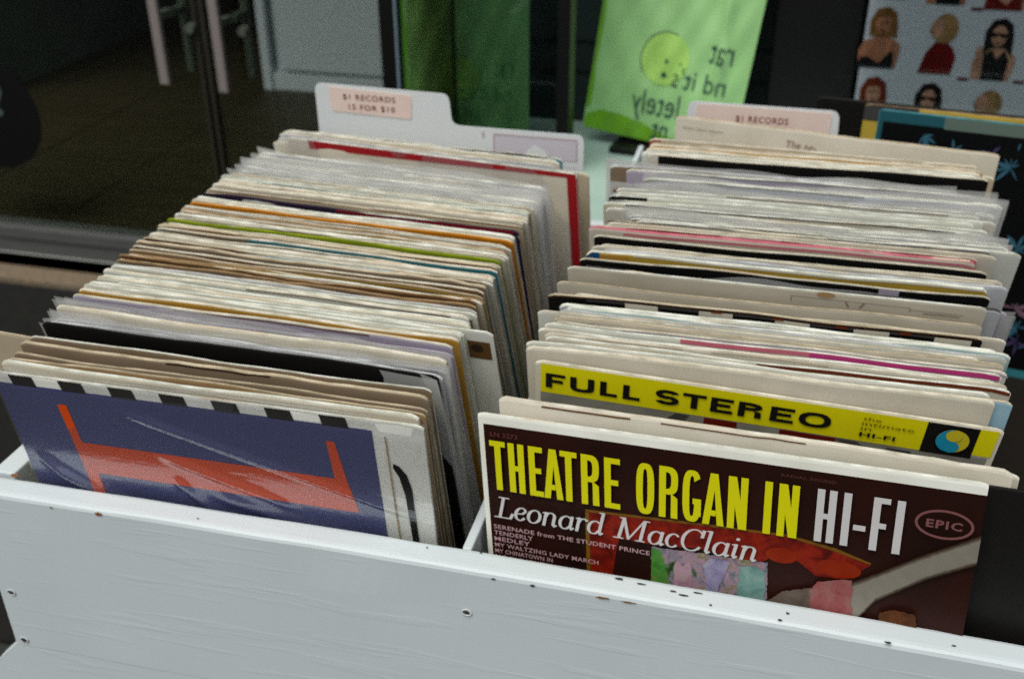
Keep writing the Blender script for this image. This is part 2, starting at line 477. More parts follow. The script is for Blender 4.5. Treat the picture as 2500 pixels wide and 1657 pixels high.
def film_mb(W, H, t, over=.0035, seed=0, flare=0.0, flare_side=-1, m=None, wave=.0022, back=True, ridges=()):
    mb = MB(); rnd = random.Random(seed + 99)
    p1, p2, p3 = (rnd.uniform(0, 6.3) for _ in range(3))
    xs = [-W / 2 + W * i / 30 for i in range(31)]
    ds = [0, .003, .008, .02, .04, .07, .12, .2, H + over - .002]
    def mk(sgn):
        def fn(x, d):
            k = max(.15, 1 - d / .08)
            y = sgn * (t / 2 + .0008) + k * wave * (sin(x / W * 9 + p1 + sgn) + .6 * sin(x / W * 23 + p2 + sgn * 2))
            if d < .012: y += -sgn * .0006
            z = H + over - d - max(0, 1 - d / .02) * .0022 * (sin(x / W * 7 + p3) + .5 * sin(x / W * 17 + p1))
            if flare:
                e = max(0, 1 - (x * -flare_side * -1 + W / 2) / .09) if flare_side < 0 else max(0, 1 - (W / 2 - x) / .09)
                g = e * e * max(0, 1 - d / .14)
                y += flare * g; z += .25 * abs(flare) * g
                x += flare_side * .35 * abs(flare) * g
            for (x0, d0, x1, d1, hgt, wd) in ridges:
                # a crease: ridge along a line, displaced outwards (front film only)
                if sgn < 0:
                    u0 = x0 - W / 2; u1 = x1 - W / 2
                    lx, ld = u1 - u0, d1 - d0; L2 = lx * lx + ld * ld
                    tt = ((x - u0) * lx + (d - over - d0) * ld) / L2
                    if -.05 < tt < 1.05:
                        dist = abs((x - u0) * ld - (d - over - d0) * lx) / math.sqrt(L2)
                        y -= hgt * exp(-(dist / wd) ** 2) * min(1, max(0, 1.05 - tt) * 6) * min(1, max(0, tt + .05) * 6)
            return (x, y, z)
        return fn
    if ridges:
        xs = [-W / 2 + W * i / 120 for i in range(121)]
        ds = [i * .0022 for i in range(60)] + [.15, .2, H + over - .002]
    mb.grid(mk(-1), xs, ds, m, flip=True)
    if back: mb.grid(mk(1), xs, ds, m)
    return mb

ORD = ['first', 'second', 'third', 'fourth', 'fifth', 'sixth', 'seventh', 'eighth', 'ninth', 'tenth', 'eleventh', 'twelfth', 'thirteenth', 'fourteenth', 'fifteenth', 'sixteenth']
FILM = film()
FILM_M = film('milky_film', .46, (254, 253, 248), .18, .22)
def add_record(TL, lean, yaw, roll, front, edge, W=.315, t=.0026, side=None, tear=.0004, wave=.0006, bow=0.0, prints=(), art=(),
               plastic=None, label='', group=None, seed=0, film_kw=None, corner=.0012, cat='record sleeve', wear=.5):
    Rm = pose(TL, lean, yaw, roll)
    TLv = Vector(TL)
    cz = (Rm @ Vector((0, 0, 1))).z
    H = (TL[2] - ZFLOOR) / cz - abs(W * sin(roll)) * .5
    base = TLv + Rm @ Vector((W / 2, 0, -H))
    mw = Matrix.Translation(base) @ Rm.to_4x4()
    fm = card(front, wear) if isinstance(front, str) else front
    em = card(edge, wear, '', True) if isinstance(edge, str) else edge
    smt = (card(side, wear) if isinstance(side, str) else side) if side else em
    pr = [(a, b, c, d, ink(k) if isinstance(k, str) else k) for (a, b, c, d, k) in prints]
    mb = sleeve_mb(W, H, t, fm, em, smt, bow, wave, tear, seed, corner, pr, art)
    if plastic:
        root = empty('record', mw)
        s = mb.build('sleeve', root, smooth=False)
        kw = dict(seed=seed, m=FILM if plastic == 'clear' else FILM_M)
        kw.update(film_kw or {})
        Wf = kw.pop('W', .324)
        film_mb(Wf, H, t, **kw).build('plastic_cover', root, smooth=True)
    else:
        root = mb.build('record_sleeve', None, smooth=False, mw=mw)
    tag(root, label, cat, group)
    return root

# ================================================================== SETTING
def structure(name, mb, smooth=False):
    o = mb.build(name, None, smooth); o['kind'] = 'structure'; return o

SHADE_TONE = noisy('recess_shade_tone', (22, 22, 20), (30, 29, 26), 30, .9, bump=.3)
mb = MB(); mb.face([(-30, -30, -1.0), (30, -30, -1.0), (30, 1.80, -1.0), (-30, 1.80, -1.0)], noisy('pavement_concrete', (58, 58, 55), (46, 46, 44), 12, .9, bump=.3))
structure('pavement', mb)
mb = MB(); mb.box((-6, .55, -.999), (4, 1.78, -.990), SHADE_TONE)  # dark sheet over the pavement that paints in the recess shadow
structure('recess_shade_sheet', mb)
mb = MB(); mb.box((-4, 1.80, -1.02), (3, 1.885, -.985), noisy('threshold_stone', (128, 112, 92), (104, 92, 76), 60, .85))
structure('threshold', mb)
FLOOR = noisy('shop_floorboards', (56, 50, 32), (44, 39, 24), 3, .5, stretch=(1, 12, 1))
mb = MB()
bw = .42
for i in range(22):
    x0 = -4.4 + i * bw
    mb.box((x0, 1.975, -.90), (x0 + bw - .006, 7.0, -.87 - (i % 3) * .0004), FLOOR)
mb.box((-4.5, 1.975, -.93), (5, 7.0, -.905), plain('floor_gap', (16, 14, 10), .8))
structure('floor', mb)
DARKW = noisy('shop_wall_paint', (96, 108, 98), (78, 88, 82), 6, .8)
mb = MB(); mb.box((-4.6, 7.0, -.93), (5.0, 7.1, 2.3), DARKW); structure('back_wall', mb)
mb = MB(); mb.box((-3.0, 3.0, -.87), (-2.9, 7.0, 2.3), DARKW); structure('side_wall', mb)
mb = MB(); mb.box((-4.7, 1.9, -.93), (-4.6, 7.0, 2.3), DARKW); structure('end_wall', mb)
mb = MB(); mb.box((5.0, 1.9, -.93), (5.1, 7.0, 2.3), DARKW); structure('far_wall', mb)
mb = MB(); mb.box((-4.7, 1.9, 2.3), (5.1, 7.1, 2.4), plain('ceiling_paint', (120, 120, 116), .8)); structure('ceiling', mb)
ALU = noisy('weathered_aluminium', (92, 92, 90), (74, 75, 74), 40, .45, stretch=(.3, 4, 8))
BLK = plain('black_metal', (12, 12, 11), .4)
# ------------------------------------------------------------------ glazed doors
root = empty('glass_door', Matrix.Translation((-1.28, 1.93, -.87)))
tag(root, 'dark glass entrance doors with long pull handles at the left', 'glass door')
def lo(mb):      # shift to local of root
    r = root.location
    mb.v = [(x - r.x, y - r.y, z - r.z) for x, y, z in mb.v]; return mb
GL = glass('door_glass', (.82, .85, .82), .6)
mb = MB(); mb.box((-2.6, 1.926, -.868), (-1.30, 1.934, 1.75), GL); lo(mb).build('glass_leaf', root)
mb = MB(); mb.box((-1.262, 1.926, -.868), (-.785, 1.934, 1.75), GL); lo(mb).build('glass_leaf', root)
STILE = plain('dark_bronze', (48, 44, 34), .35, .5)
mb = MB(); mb.box((-1.297, 1.918, -.866), (-1.287, 1.942, 1.75), STILE); mb.box((-1.275, 1.918, -.866), (-1.265, 1.942, 1.75), STILE); lo(mb).build('meeting_stile', root)
PULL = plain('brushed_handle', (150, 140, 136), .4, .5, metal=.3)
PULLD = plain('inner_handle', (96, 104, 92), .4, .5, metal=.3)
for (x, y, z, mt, wd) in ((-1.365, 1.86, -.39, PULL, .026), (-1.200, 1.86, -.40, PULL, .026), (-1.367, 2.0, -.395, PULLD, .022), (-1.190, 2.0, -.40, PULLD, .022)):
    mb = MB(); mb.box((x - wd / 2, y - .008, z), (x + wd / 2, y + .008, z + 1.1), mt)
    h = bevel(lo(mb).build('pull_handle', root), .003)
    for zz in (z + .16, z + .95):
        mb = MB()
        mb.box((x - .009, min(y, 1.934) + (.008 if y < 1.9 else 0), zz), (x + .009, max(y - .008, 1.926) if y > 1.9 else 1.9255, zz + .018), PULLD)
        lo(mb).build('standoff', h)
# two round lock bodies seen beside the pulls
for x in (-1.30, -1.155):
    mb = MB(); mb.grid(lambda u, v_: (x + .012 * cos(u), 1.90 + .024 * v_, -.255 + .012 * sin(u)), [2 * pi * i / 12 for i in range(13)], [0, 1], PULLD)
    mb.face([(x + .012 * cos(2 * pi * i / 12), 1.90, -.255 + .012 * sin(2 * pi * i / 12)) for i in range(12)], PULLD)
    lo(mb).build('lock_cylinder', root)
# sill below the glass
mb = MB()
mb.box((-4.0, 1.905, -.957), (-.76, 1.972, -.905), ALU); mb.box((-4.0, 1.899, -.902), (-.76, 1.972, -.868), ALU)
mb.box((-4.0, 1.897, -.9535), (-.76, 1.903, -.949), plain('alu_edge', (150, 150, 146), .4))
o = bevel(mb.build('door_sill'), .002); tag(o, 'grey aluminium sill running below the dark entrance glass', 'door sill')
# round black sticker on the glass
mb = MB()
SK = plain('sticker_black', (6, 6, 6), .45)
mb.face([(-1.985 + .165 * cos(2 * pi * i / 48), 1.9235, -.535 + .158 * sin(2 * pi * i / 48)) for i in range(48)], SK)
mb.grid(lambda u, v_: (-1.985 + .165 * cos(u), 1.9235 + v_ * .002, -.535 + .158 * sin(u)), [2 * pi * i / 48 for i in range(49)], [0, 1], SK)
WT = plain('sticker_white', (74, 90, 86), .5)
for q in fit(text_tris('?', .02), -1.960, -1.925, -.535, -.44): mb.face([(x, 1.9228, z) for x, z in q], WT)
o = mb.build('window_sticker'); tag(o, 'round black sticker with a pale question mark on the entrance glass', 'window sticker')

# narrow dark frame piece between door and display window
mb = MB(); mb.box((-.782, 1.89, -.868), (-.742, 1.975, 1.75), BLK)
o = bevel(mb.build('window_mullion'), .002); tag(o, 'black upright frame post left of the dim green bag', 'window post')
mb = MB(); mb.box((-.741, 1.896, -.868), (-.7385, 1.97, 1.75), plain('edge_glint', (110, 130, 140), .3, .5)); e = mb.build('edge_trim', o)

# ------------------------------------------------------------------ white cabinet inside the shop
root = empty('shop_cabinet', Matrix.Translation((-1.6, 3.4, -.87)))
tag(root, 'pale grey cabinet standing on the shop floor behind the doors', 'cabinet')
def loc2(mb, r):
    mb.v = [(x - r.location.x, y - r.location.y, z - r.location.z) for x, y, z in mb.v]; return mb
CAB = plain('cabinet_laminate', (204, 210, 216), .55)
mb = MB(); mb.box((-1.83, 3.43, -.80), (-.62, 3.9, .35), CAB); loc2(mb, root).build('body', root)
mb = MB(); mb.box((-1.88, 3.39, -.87), (-1.845, 3.9, .40), CAB); loc2(mb, root).build('side_panel', root)
mb = MB(); mb.box((-1.842, 3.40, -.87), (-.62, 3.9, -.803), CAB); loc2(mb, root).build('plinth', root)
mb = MB(); mb.box((-1.80, 3.405, -.79), (-1.22, 3.428, .33), CAB); bevel(loc2(mb, root).build('door', root), .004)
mb = MB(); mb.box((-1.21, 3.405, -.79), (-.63, 3.428, .33), CAB); bevel(loc2(mb, root).build('door', root), .004)

# ------------------------------------------------------------------ display window: ledge, back, glazing
LEDGE = noisy('ledge_paint', (170, 192, 180), (154, 178, 168), 8, .5)
mb = MB()
zt = -.290
pts = [(-.525, 1.80), (-.525, 1.215), (-.205, 1.235), (-.20, .93), (1.6, .93), (1.6, 1.80)]
mb.face([(x, y, zt) for x, y in pts], LEDGE)
mb.face([(x, y, zt - .05) for x, y in pts][::-1], LEDGE)
for a, b in zip(pts, pts[1:] + pts[:1]): mb.face([(*a, zt), (*a, zt - .05), (*b, zt - .05), (*b, zt)], LEDGE)
structure('window_ledge', mb)
mb = MB(); mb.box((-.515, .96, -1.0), (1.6, 1.8, -.345), plain('stall_riser', (46, 48, 46), .7)); structure('stall_riser', mb)
DB = noisy('display_back_paint', (50, 62, 60), (40, 50, 50), 5, .6, stretch=(.4, 1, 6))
mb = MB(); mb.box((-.505, 1.50, -.289), (1.6, 1.53, 1.7), DB)
for zz in (-.19, -.13, .02): mb.box((-.505, 1.497, zz), (1.6, 1.4995, zz + .003), plain('board_joint', (18, 22, 20), .7))
o = mb.build('display_backboard'); tag(o, 'dark boarded back of the window display behind the lime bag', 'backboard')
TG = glass('window_glass', (.56, .62, .60), .5)
root = empty('display_window', Matrix.Translation((-.45, 1.22, -.29)))
tag(root, 'tinted display pane with dark corner post beside the lime bag', 'shop window')
mb = MB(); mb.box((-.487, 1.216, -.289), (-.196, 1.222, 1.70), TG); loc2(mb, root).build('pane', root)
mb = MB(); mb.box((-.198, 1.19, -.289), (-.176, 1.24, 1.70), BLK); bevel(loc2(mb, root).build('corner_post', root), .002)
mb = MB(); mb.box((-.487, 1.262, -.289), (-.402, 1.267, 1.70), glass('second_glass', (.74, .72, .60), .5)); loc2(mb, root).build('sliding_pane', root)
mb = MB(); mb.box((-.402, 1.255, -.289), (-.399, 1.272, 1.70), plain('glass_edge', (30, 44, 34), .3)); loc2(mb, root).build('pane_edge', root)
mb = MB(); mb.box((-.491, 1.210, -.289), (-.487, 1.228, 1.70), plain('edge_glint', (110, 130, 140), .3, .5)); loc2(mb, root).build('glass_edge', root)
# right-hand display glazing in front of the poster, with its wide black post
root = empty('poster_window', Matrix.Translation((.6, 1.36, -.29)))
tag(root, 'tinted window pane in front of the portrait poster', 'shop window')
mb = MB(); mb.box((.297, 1.355, -.289), (1.55, 1.36, 1.70), glass('poster_glass', (.71, .73, .74), .5)); loc2(mb, root).build('pane', root)
mb = MB(); mb.box((.150, 1.405, -.289), (.296, 1.46, 1.70), BLK); bevel(loc2(mb, root).build('post', root), .003)

# ------------------------------------------------------------------ lime carrier bags
def bag(mw, W, H, mt, dark, inkm, name, label, bright=True):
    root = empty('carrier_bag', mw); tag(root, label, 'carrier bag', 'lime plastic bags standing in the shop window')
    def puff(x, z, sgn):
        u = x / W - .5; v_ = z / H
        k = max(0, 1 - (2 * u) ** 4) * min(1, v_ * 5 + .25)
        wr = .0025 * sin(x * 60 + z * 20) * sin(z * 34 + x * 9) + .0016 * sin(x * 140 - z * 60)
        crease = .011 * exp(-((x - W * .86 + z * .06) / .008) ** 2) if sgn < 0 else 0
        return sgn * (.018 * k) + (wr - crease) * (1 if sgn < 0 else .6) * min(1, k * 2)
    xs = [W * i / 40 for i in range(41)]; zs = [H * i / 44 for i in range(45)]
    mb = MB()
    mb.grid(lambda x, z: (x, puff(x, z, -1), z), xs, zs, mt)
    mb.grid(lambda x, z: (x, puff(x, z, 1), z), xs, zs, mt, flip=True)
    mb.grid(lambda x, s: (x, puff(x, 0, s), 0), xs, [-1, 1], mt, flip=True)
    body = mb.build('bag_body', root, smooth=True)
    def put(mb, polys, m, off):
        for q in polys:
            # split long triangles so the ink follows the puffed film
            def sub(tri, d):
                if d == 0 or max(math.dist(tri[i], tri[(i + 1) % len(tri)]) for i in range(len(tri))) < .012:
                    mb.face([(x, puff(x, z, -1) - off, z) for x, z in tri], m); return
                if len(tri) > 3:
                    for i in range(1, len(tri) - 1): sub([tri[0], tri[i], tri[i + 1]], d)
                    return
                a, b, c = tri
                ab = ((a[0] + b[0]) / 2, (a[1] + b[1]) / 2); bc = ((c[0] + b[0]) / 2, (c[1] + b[1]) / 2); ca = ((a[0] + c[0]) / 2, (a[1] + c[1]) / 2)
                for t_ in ((a, ab, ca), (ab, b, bc), (ca, bc, c), (ab, bc, ca)): sub(list(t_), d - 1)
            sub(q, 5)
    mb = MB()
    hill = [(.001, .001), (W - .004, .001), (W - .02, .006), (W * .55, .018), (W * .40, .032), (W * .25, .040), (W * .12, .040), (.004, .026)]
    fan = [(W * .3, .004)]
    put(mb, [[hill[0], hill[1], hill[2]], [hill[0], hill[2], hill[3]], [hill[0], hill[3], hill[4]], [hill[0], hill[4], hill[5]], [hill[0], hill[5], hill[6]], [hill[0], hill[6], hill[7]]], dark, .0012)
    strip_ = [(.0006 + .0008, .03), (.0085, .040)]
    for k_ in range(14):
        z0, z1 = .04 + k_ * .04, .08 + k_ * .04
        put(mb, [[(.0008, z0), (.0085 + .002 * sin(k_ * 2.1), z0), (.0085 + .002 * sin(k_ * 2.1 + 2.1), z1), (.0008, z1)]], dark, .0012)
    mb.build('gusset', root, smooth=True)
    s = W / .29
    mb = MB()
    c = (.139 * s, .155 * s)
    disc = ell(c[0], c[1], .044 * s, .047 * s, 36)
    put(mb, [[c, disc[i], disc[(i + 1) % 36]] for i in range(36)], plain('face_lime', (168, 212, 108), .35), .0016)
    ring = ell(c[0], c[1], .0445 * s, .0475 * s, 24, 70, 215)
    put(mb, band(ring, .0018), inkm, .002)
    for (ex, ez, r) in ((.1429, .152, .0035), (.168, .151, .0022), (.1417, .127, .0050)):
        e = ell(ex * s, ez * s, r * s, r * s * 1.1, 10); put(mb, [[(ex * s, ez * s), e[i], e[(i + 1) % 10]] for i in range(10)], inkm, .0022)
    mb.build('face_print', root)
    mb = MB()
    for txt, x0, x1, z0, z1 in (('rat', .217, .2577, .164, .1985), ("nd it's", .1576, .2557, .110, .146), ('letely', .091, .180, .038, .096), ('nt', .136, .166, .008, .040)):
        put(mb, fit(text_tris(txt, -.004), x0 * s, x1 * s, z0 * s, z1 * s, mirror=True), inkm, .0018)
    mb.build('print', root)
    return root
def bagmat(name, rgb, rough=.3):
    if name in _mats: return _mats[name]
    m, t, p = nmat(name); N = t.nodes; L = t.links
    tc = N.new('ShaderNodeTexCoord'); n = N.new('ShaderNodeTexNoise'); n.inputs['Scale'].default_value = 16; n.inputs['Detail'].default_value = 5; n.inputs['Distortion'].default_value = 1.2
    L.new(tc.outputs['Object'], n.inputs['Vector'])
    b = N.new('ShaderNodeBump'); b.inputs['Strength'].default_value = .14; b.inputs['Distance'].default_value = .006
    L.new(n.outputs['Fac'], b.inputs['Height']); L.new(b.outputs[0], p.inputs['Normal'])
    p.inputs['Base Color'].default_value = (*lin(rgb), 1); p.inputs['Roughness'].default_value = rough; p.inputs['Specular IOR Level'].default_value = .6
    p.inputs['Subsurface Weight'].default_value = .0
    _mats[name] = m
    return m
BL = bagmat('lime_polythene', (158, 206, 136)); BD = bagmat('lime_polythene_deep', (112, 172, 34)); BI = plain('bag_ink', (46, 78, 72), .5)
bag(Matrix.Translation((-.186, 1.385, -.261)) @ pose(None, radians(-7.7), radians(-8.9), radians(5.5)).to_4x4(), .29, .62, BL, BD, BI, 'lime', 'bright lime plastic bag with mirrored lettering leaning in the window')
bag(Matrix.Translation((-.515, 1.315, -.285)), .240, .60, BL, BD, plain('bag_ink_faint', (112, 176, 110), .5), 'dim', 'dim green plastic bag seen through the tinted window pane')
# black stands under the bags
mb = MB(); mb.box((0, 0, 0), (.26, .07, .012), BLK)
o = mb.build('bag_stand', None, mw=Matrix.Translation((-.125, 1.325, -.29)) @ Matrix.Rotation(radians(-8.9), 4, 'Z')); bevel(o, .002)
tag(o, 'flat black stand under the bright lime bag', 'stand')
mb = MB(); mb.box((-.50, 1.275, -.29), (-.36, 1.31, -.278), BLK)
o = bevel(mb.build('bag_stand'), .002); tag(o, 'flat black stand under the dim green bag', 'stand')

# ------------------------------------------------------------------ portrait poster
root = empty('portrait_poster', Matrix.Translation((.303, 1.40, -.289)))
tag(root, 'poster with rows of women portraits on white, behind the window glass', 'poster')
mb = MB()
PW, PH = .62, .62
PAPER = plain('poster_paper', (206, 209, 213), .5)
mb.box((0, 0, 0), (PW, .004, PH), PAPER)
mb.build('sheet', root)
mb = MB()
def tone(n, c, sc=140): return noisy(n, tuple(int(v * 1.12) if v < 220 else v for v in c), tuple(int(v * .8) for v in c), sc * .6, .6, stretch=(1, 1, .35))
SKIN = [tone('skin_a', (178, 118, 88)), tone('skin_b', (196, 146, 118)), tone('skin_c', (160, 104, 74))]
HAIR = [tone('hair_blond', (128, 88, 44), 260), tone('hair_light', (160, 124, 80), 260), tone('hair_dark', (26, 20, 16), 260), tone('hair_red', (120, 48, 26), 260)]
TOP = [plain('top_black', (16, 16, 16), .6), tone('top_red', (112, 16, 12)), tone('top_green', (36, 64, 50))]
def pz(polys, m, lay):
    for q in polys: mb.face([(x, -.0006 - .0003 * lay, z) for x, z in q], m)
def portrait(cx, zb, kind, h=.105):
    """cut-out half figure, zb = lower edge"""
    k = h / .105
    sk, hr, tp, pose_ = kind
    f = lambda pts: [(cx + x * k, zb + z * k) for x, z in pts]
    body = [(-.034, 0), (.028, 0), (.033, .032), (.030, .044), (.014, .053), (.006, .062), (-.008, .062), (-.014, .052), (-.030, .046), (-.036, .030)]
    if pose_ == 'back':
        pz([f([(-.028, 0), (.027, 0), (.031, .03), (.024, .046), (.012, .056), (-.006, .056), (-.020, .036)])], TOP[tp], 0)
    else:
        pz([f(body)], SKIN[sk], 0)
        if pose_ == 'vest':
            pz([f([(-.018, 0), (.020, 0), (.022, .036), (.012, .052), (.002, .036), (-.008, .052), (-.020, .044)])], TOP[tp], 2)
            pz([f([(-.032, .030), (-.022, .036), (-.024, .056), (-.030, .058), (-.034, .046)])], SKIN[sk], 3)
        else:
            pz([f([(-.036, 0), (.024, 0), (.022, .028), (.016, .030), (.000, .008), (-.020, .020), (-.033, .018)])], TOP[tp], 2)
    if pose_ == 'back':
        pz([[(cx + (.006 + .021 * cos(a)) * k, zb + (.079 + .025 * sin(a)) * k) for a in [2 * pi * i / 24 for i in range(24)]]], HAIR[hr], 3)
        pz([[(cx + (-.007 + .011 * cos(a)) * k, zb + (.079 + .016 * sin(a)) * k) for a in [2 * pi * i / 20 for i in range(20)]]], SKIN[sk], 4)
        pz([f([(-.018, .080), (-.020, .075), (-.014, .072)])], SKIN[sk], 4)
        pz([f([(-.016, .0705), (-.010, .069), (-.011, .072)])], TOP[1], 5)
    else:
        long_ = -.004 if pose_ == 'vest' else .008
        pz([f([(-.022, .048 + long_), (-.024, .082), (-.014, .102), (.004, .106), (.018, .096), (.022, .078), (.024, .046 + long_), (.012, .056), (-.010, .056)])], HAIR[hr], 3)
        pz([[(cx + (-.001 + .0125 * cos(a)) * k, zb + (.076 + .0175 * sin(a)) * k) for a in [2 * pi * i / 24 for i in range(24)]]], SKIN[sk], 4)
        pz([f([(-.006, .066), (.004, .066), (.002, .063), (-.004, .063)])], TOP[1], 5)
        if pose_ == 'vest':
            pz([f([(-.018, .082), (.012, .080), (.011, .073), (.002, .074), (-.002, .078), (-.006, .074), (-.013, .074)])], HAIR[2], 5)
        else:
            for ex in (-.006, .004): pz([f([(ex - .002, .080), (ex + .003, .080), (ex + .002, .0775), (ex - .001, .0775)])], HAIR[2], 5)
            pz([f([(-.014, .090), (-.004, .096), (.010, .092), (.013, .084), (.004, .090), (-.008, .088)])], HAIR[hr], 5)
P0 = .289
K = [(0, 0, 0, 'front'), (1, 1, 1, 'back'), (1, 2, 0, 'vest')]
rows = [(-.122, K), (-.242, [(1, 3, 0, 'front'), (1, 2, 0, 'vest'), (1, 1, 1, 'back')]), (-.004, [(1, 2, 1, 'back'), (0, 0, 0, 'vest'), (1, 3, 1, 'front')]), (.115, K)]
for zb, kinds in rows:
    for i in range(6):
        xx = .030 + i * .094
        kd = kinds[i % 3]
        portrait(xx, zb + P0 - .005 * (i % 3), kd, .104)
    for i in range(3, 6, 3):
        pass
    for xx in (.172, .262, .44):
        pz([rect(xx - .008, xx + .010, zb + P0 - .013, zb + P0 - .008)], TOP[1], 1)
mb.build('portraits', root)

# ================================================================== RECORD BIN
WOOD = painted_wood()
CHIP = plain('chip_raw_wood', (128, 84, 44), .8); SCUFF = plain('scuff', (40, 38, 34), .8); NAILH = plain('nail_hole', (58, 50, 42), .8)
root = empty('record_bin', Matrix.Translation((.18, .3, -1.0)))
tag(root, 'white painted wooden bin full of records in front of the shop', 'record bin')
ro = Vector((.18, .3, -1.0))
def L3(mb): mb.v = [(x - ro.x, y - ro.y, z - ro.z) for x, y, z in mb.v]; return mb
BX0, BX1, ZT, ZB = -.383, .80, -.100, -.256
def bowy(x):
    return -.004 * ((x - .0) / .36) ** 2 if x > 0 else -.004 * (x / .36) ** 2
mb = MB()
# cross-section of the front board (outer bottom -> outer top -> inner top -> inner bottom), slightly eased edges
prof = [(-.041, ZB), (-.041, -.20), (-.041, -.14), (-.041, ZT - .004), (-.0402, ZT - .0016), (-.0385, ZT - .0003), (-.036, ZT), (-.024, ZT), (-.0215, ZT - .0006), (-.0203, ZT - .0025), (-.020, ZT - .01), (-.020, ZB)]
xs = [BX0 + (BX1 - BX0) * i / 90 for i in range(91)]
def fy(x, i):
    y, z = prof[int(i)]
    dz = .0006 * mnoise.noise(Vector((x * 22, i * .3, 1))) if 3 <= i <= 8 else 0
    dy = .0005 * mnoise.noise(Vector((x * 16, z * 20, 4)))
    return (x, y + bowy(x) + dy, z + dz)
mb.grid(fy, xs, list(range(len(prof))), WOOD)
for x, fl in ((BX0, 0), (BX1, 1)):
    pts = [fy(x, i) for i in range(len(prof))]
    mb.face(pts if fl else pts[::-1], WOOD)
def blob(cx, cz, rx, rz, m, seed, top=False, n=12):
    pts = []
    for i in range(n):
        a = 2 * pi * i / n; r = .75 + .5 * mnoise.noise(Vector((cos(a) * 1.3 + seed * 5, sin(a) * 1.3, seed)))
        px, pz_ = cx + rx * r * cos(a), cz + rz * r * sin(a)
        pts.append((px, pz_, ZT + .0011) if top else (px, -.0418 + bowy(px), pz_))
    mb.face(pts, m)
for i, (x, y, rx, ry, m) in enumerate([(.1023, -.0267, .0042, .0010, SCUFF), (.117, -.0281, .0046, .0008, SCUFF), (.138, -.030, .0028, .0008, SCUFF), (.1446, -.032, .0040, .0009, SCUFF),
        (.1537, -.0277, .0036, .0008, SCUFF), (.1627, -.037, .0012, .0012, NAILH), (.2108, -.0328, .0016, .001, NAILH), (.2062, -.0400, .0022, .001, NAILH), (.271, -.0440, .003, .0012, SCUFF),
        (-.360, -.0225, .0042, .0028, CHIP), (.0063, -.0235, .0012, .0008, SCUFF), (-.0311, -.027, .001, .0008, NAILH), (.31, -.037, .002, .0008, NAILH), (-.20, -.036, .0014, .0007, NAILH)]):
    blob(x, y, rx, ry, m, i, True)
for i, (x, z, rx, rz, m) in enumerate([(-.276, -.1035, .0044, .0020, CHIP), (-.3147, -.1042, .0014, .0012, CHIP), (.0199, -.1037, .002, .001, NAILH), (.0467, -.1037, .0022, .0012, SCUFF), (.0943, -.1038, .0062, .0012, CHIP),
        (.1115, -.1038, .0066, .0009, CHIP), (-.3729, -.1983, .0028, .0022, NAILH), (-.3745, -.2495, .0034, .0036, NAILH), (.0005, -.1383, .0030, .0018, NAILH), (.42, -.19, .003, .003, NAILH)]):
    blob(x, z, rx, rz, m, i + 40)
L3(mb).build('front_board', root, smooth=False)
# raised paint lips round the screw holes
for (x, z) in ((-.3729, -.1983), (-.3745, -.2495), (.0005, -.1383)):
    mb = MB()
    us = [2 * pi * i / 16 for i in range(17)]
    def tor(u, v_, x=x, z=z):
        rr = .0034 + .0006 * cos(v_)
        return (x + rr * cos(u), -.0415 + bowy(x) - .0004 * sin(v_), z + rr * .8 * sin(u))
    mb.grid(tor, us, [i * pi / 5 for i in range(6)], WOOD, flip=True)
    L3(mb).build('screw_hole', root, smooth=True)
def panel(name, lo_, hi_, m=WOOD, bv=.0015):
    mb = MB(); mb.box(lo_, hi_, m); return bevel(L3(mb).build(name, root), bv)
panel('side_panel', (BX0, -.019, ZB), (-.364, .86, ZT - .001))
panel('side_panel', (.78, -.019, ZB), (BX1, .86, ZT - .001))
panel('partition', (-.0085, -.019, ZFLOOR + .002), (-.0015, .84, ZT - .0015))
panel('back_panel', (BX0, .862, ZB), (BX1, .88, ZT - .135))
panel('base', (BX0 + .001, -.019, ZFLOOR - .018), (BX1 - .001, .86, ZFLOOR), noisy('raw_plywood', (30, 25, 18), (22, 18, 13), 20, .8, stretch=(1, 8, 1)))
mb = MB()
ap = [(-.383, ZB), (-.418, ZB - .036), (-.418, -.46), (BX1, -.46), (BX1, ZB)]
apf = lambda x, y: y + bowy(x)
n_ = 40
xs_ = [-.418 + (BX1 + .418) * i / n_ for i in range(n_ + 1)]
def ztop_(x): return ZB - max(0, (-.383 - x)) * 1.03
for yy, fl in ((-.0408, 0), (-.0205, 1)):
    mb.grid(lambda x, v_: (x, yy + bowy(max(x, -.383)), ztop_(x) - .0003 + v_ * (-.46 - ztop_(x))), [-.418, -.40, -.383] + [x for x in xs_ if x > -.38], [0, .05, .2, 1], WOOD, flip=not fl)
mb.face([(-.418, -.0446, -.46), (-.418, -.0446, ztop_(-.418)), (-.418, -.024, ztop_(-.418)), (-.418, -.024, -.46)], WOOD)
mb.face([(-.418, -.0446, ztop_(-.418)), (-.383, -.0446, ZB - .0003), (-.383, -.024, ZB - .0003), (-.418, -.024, ztop_(-.418))], WOOD)
L3(mb).build('apron', root)
for x in (-.36, .74):
    for y in (.0, .80): panel('leg', (x, y, -1.0), (x + .045, y + .045, ZFLOOR - .019))

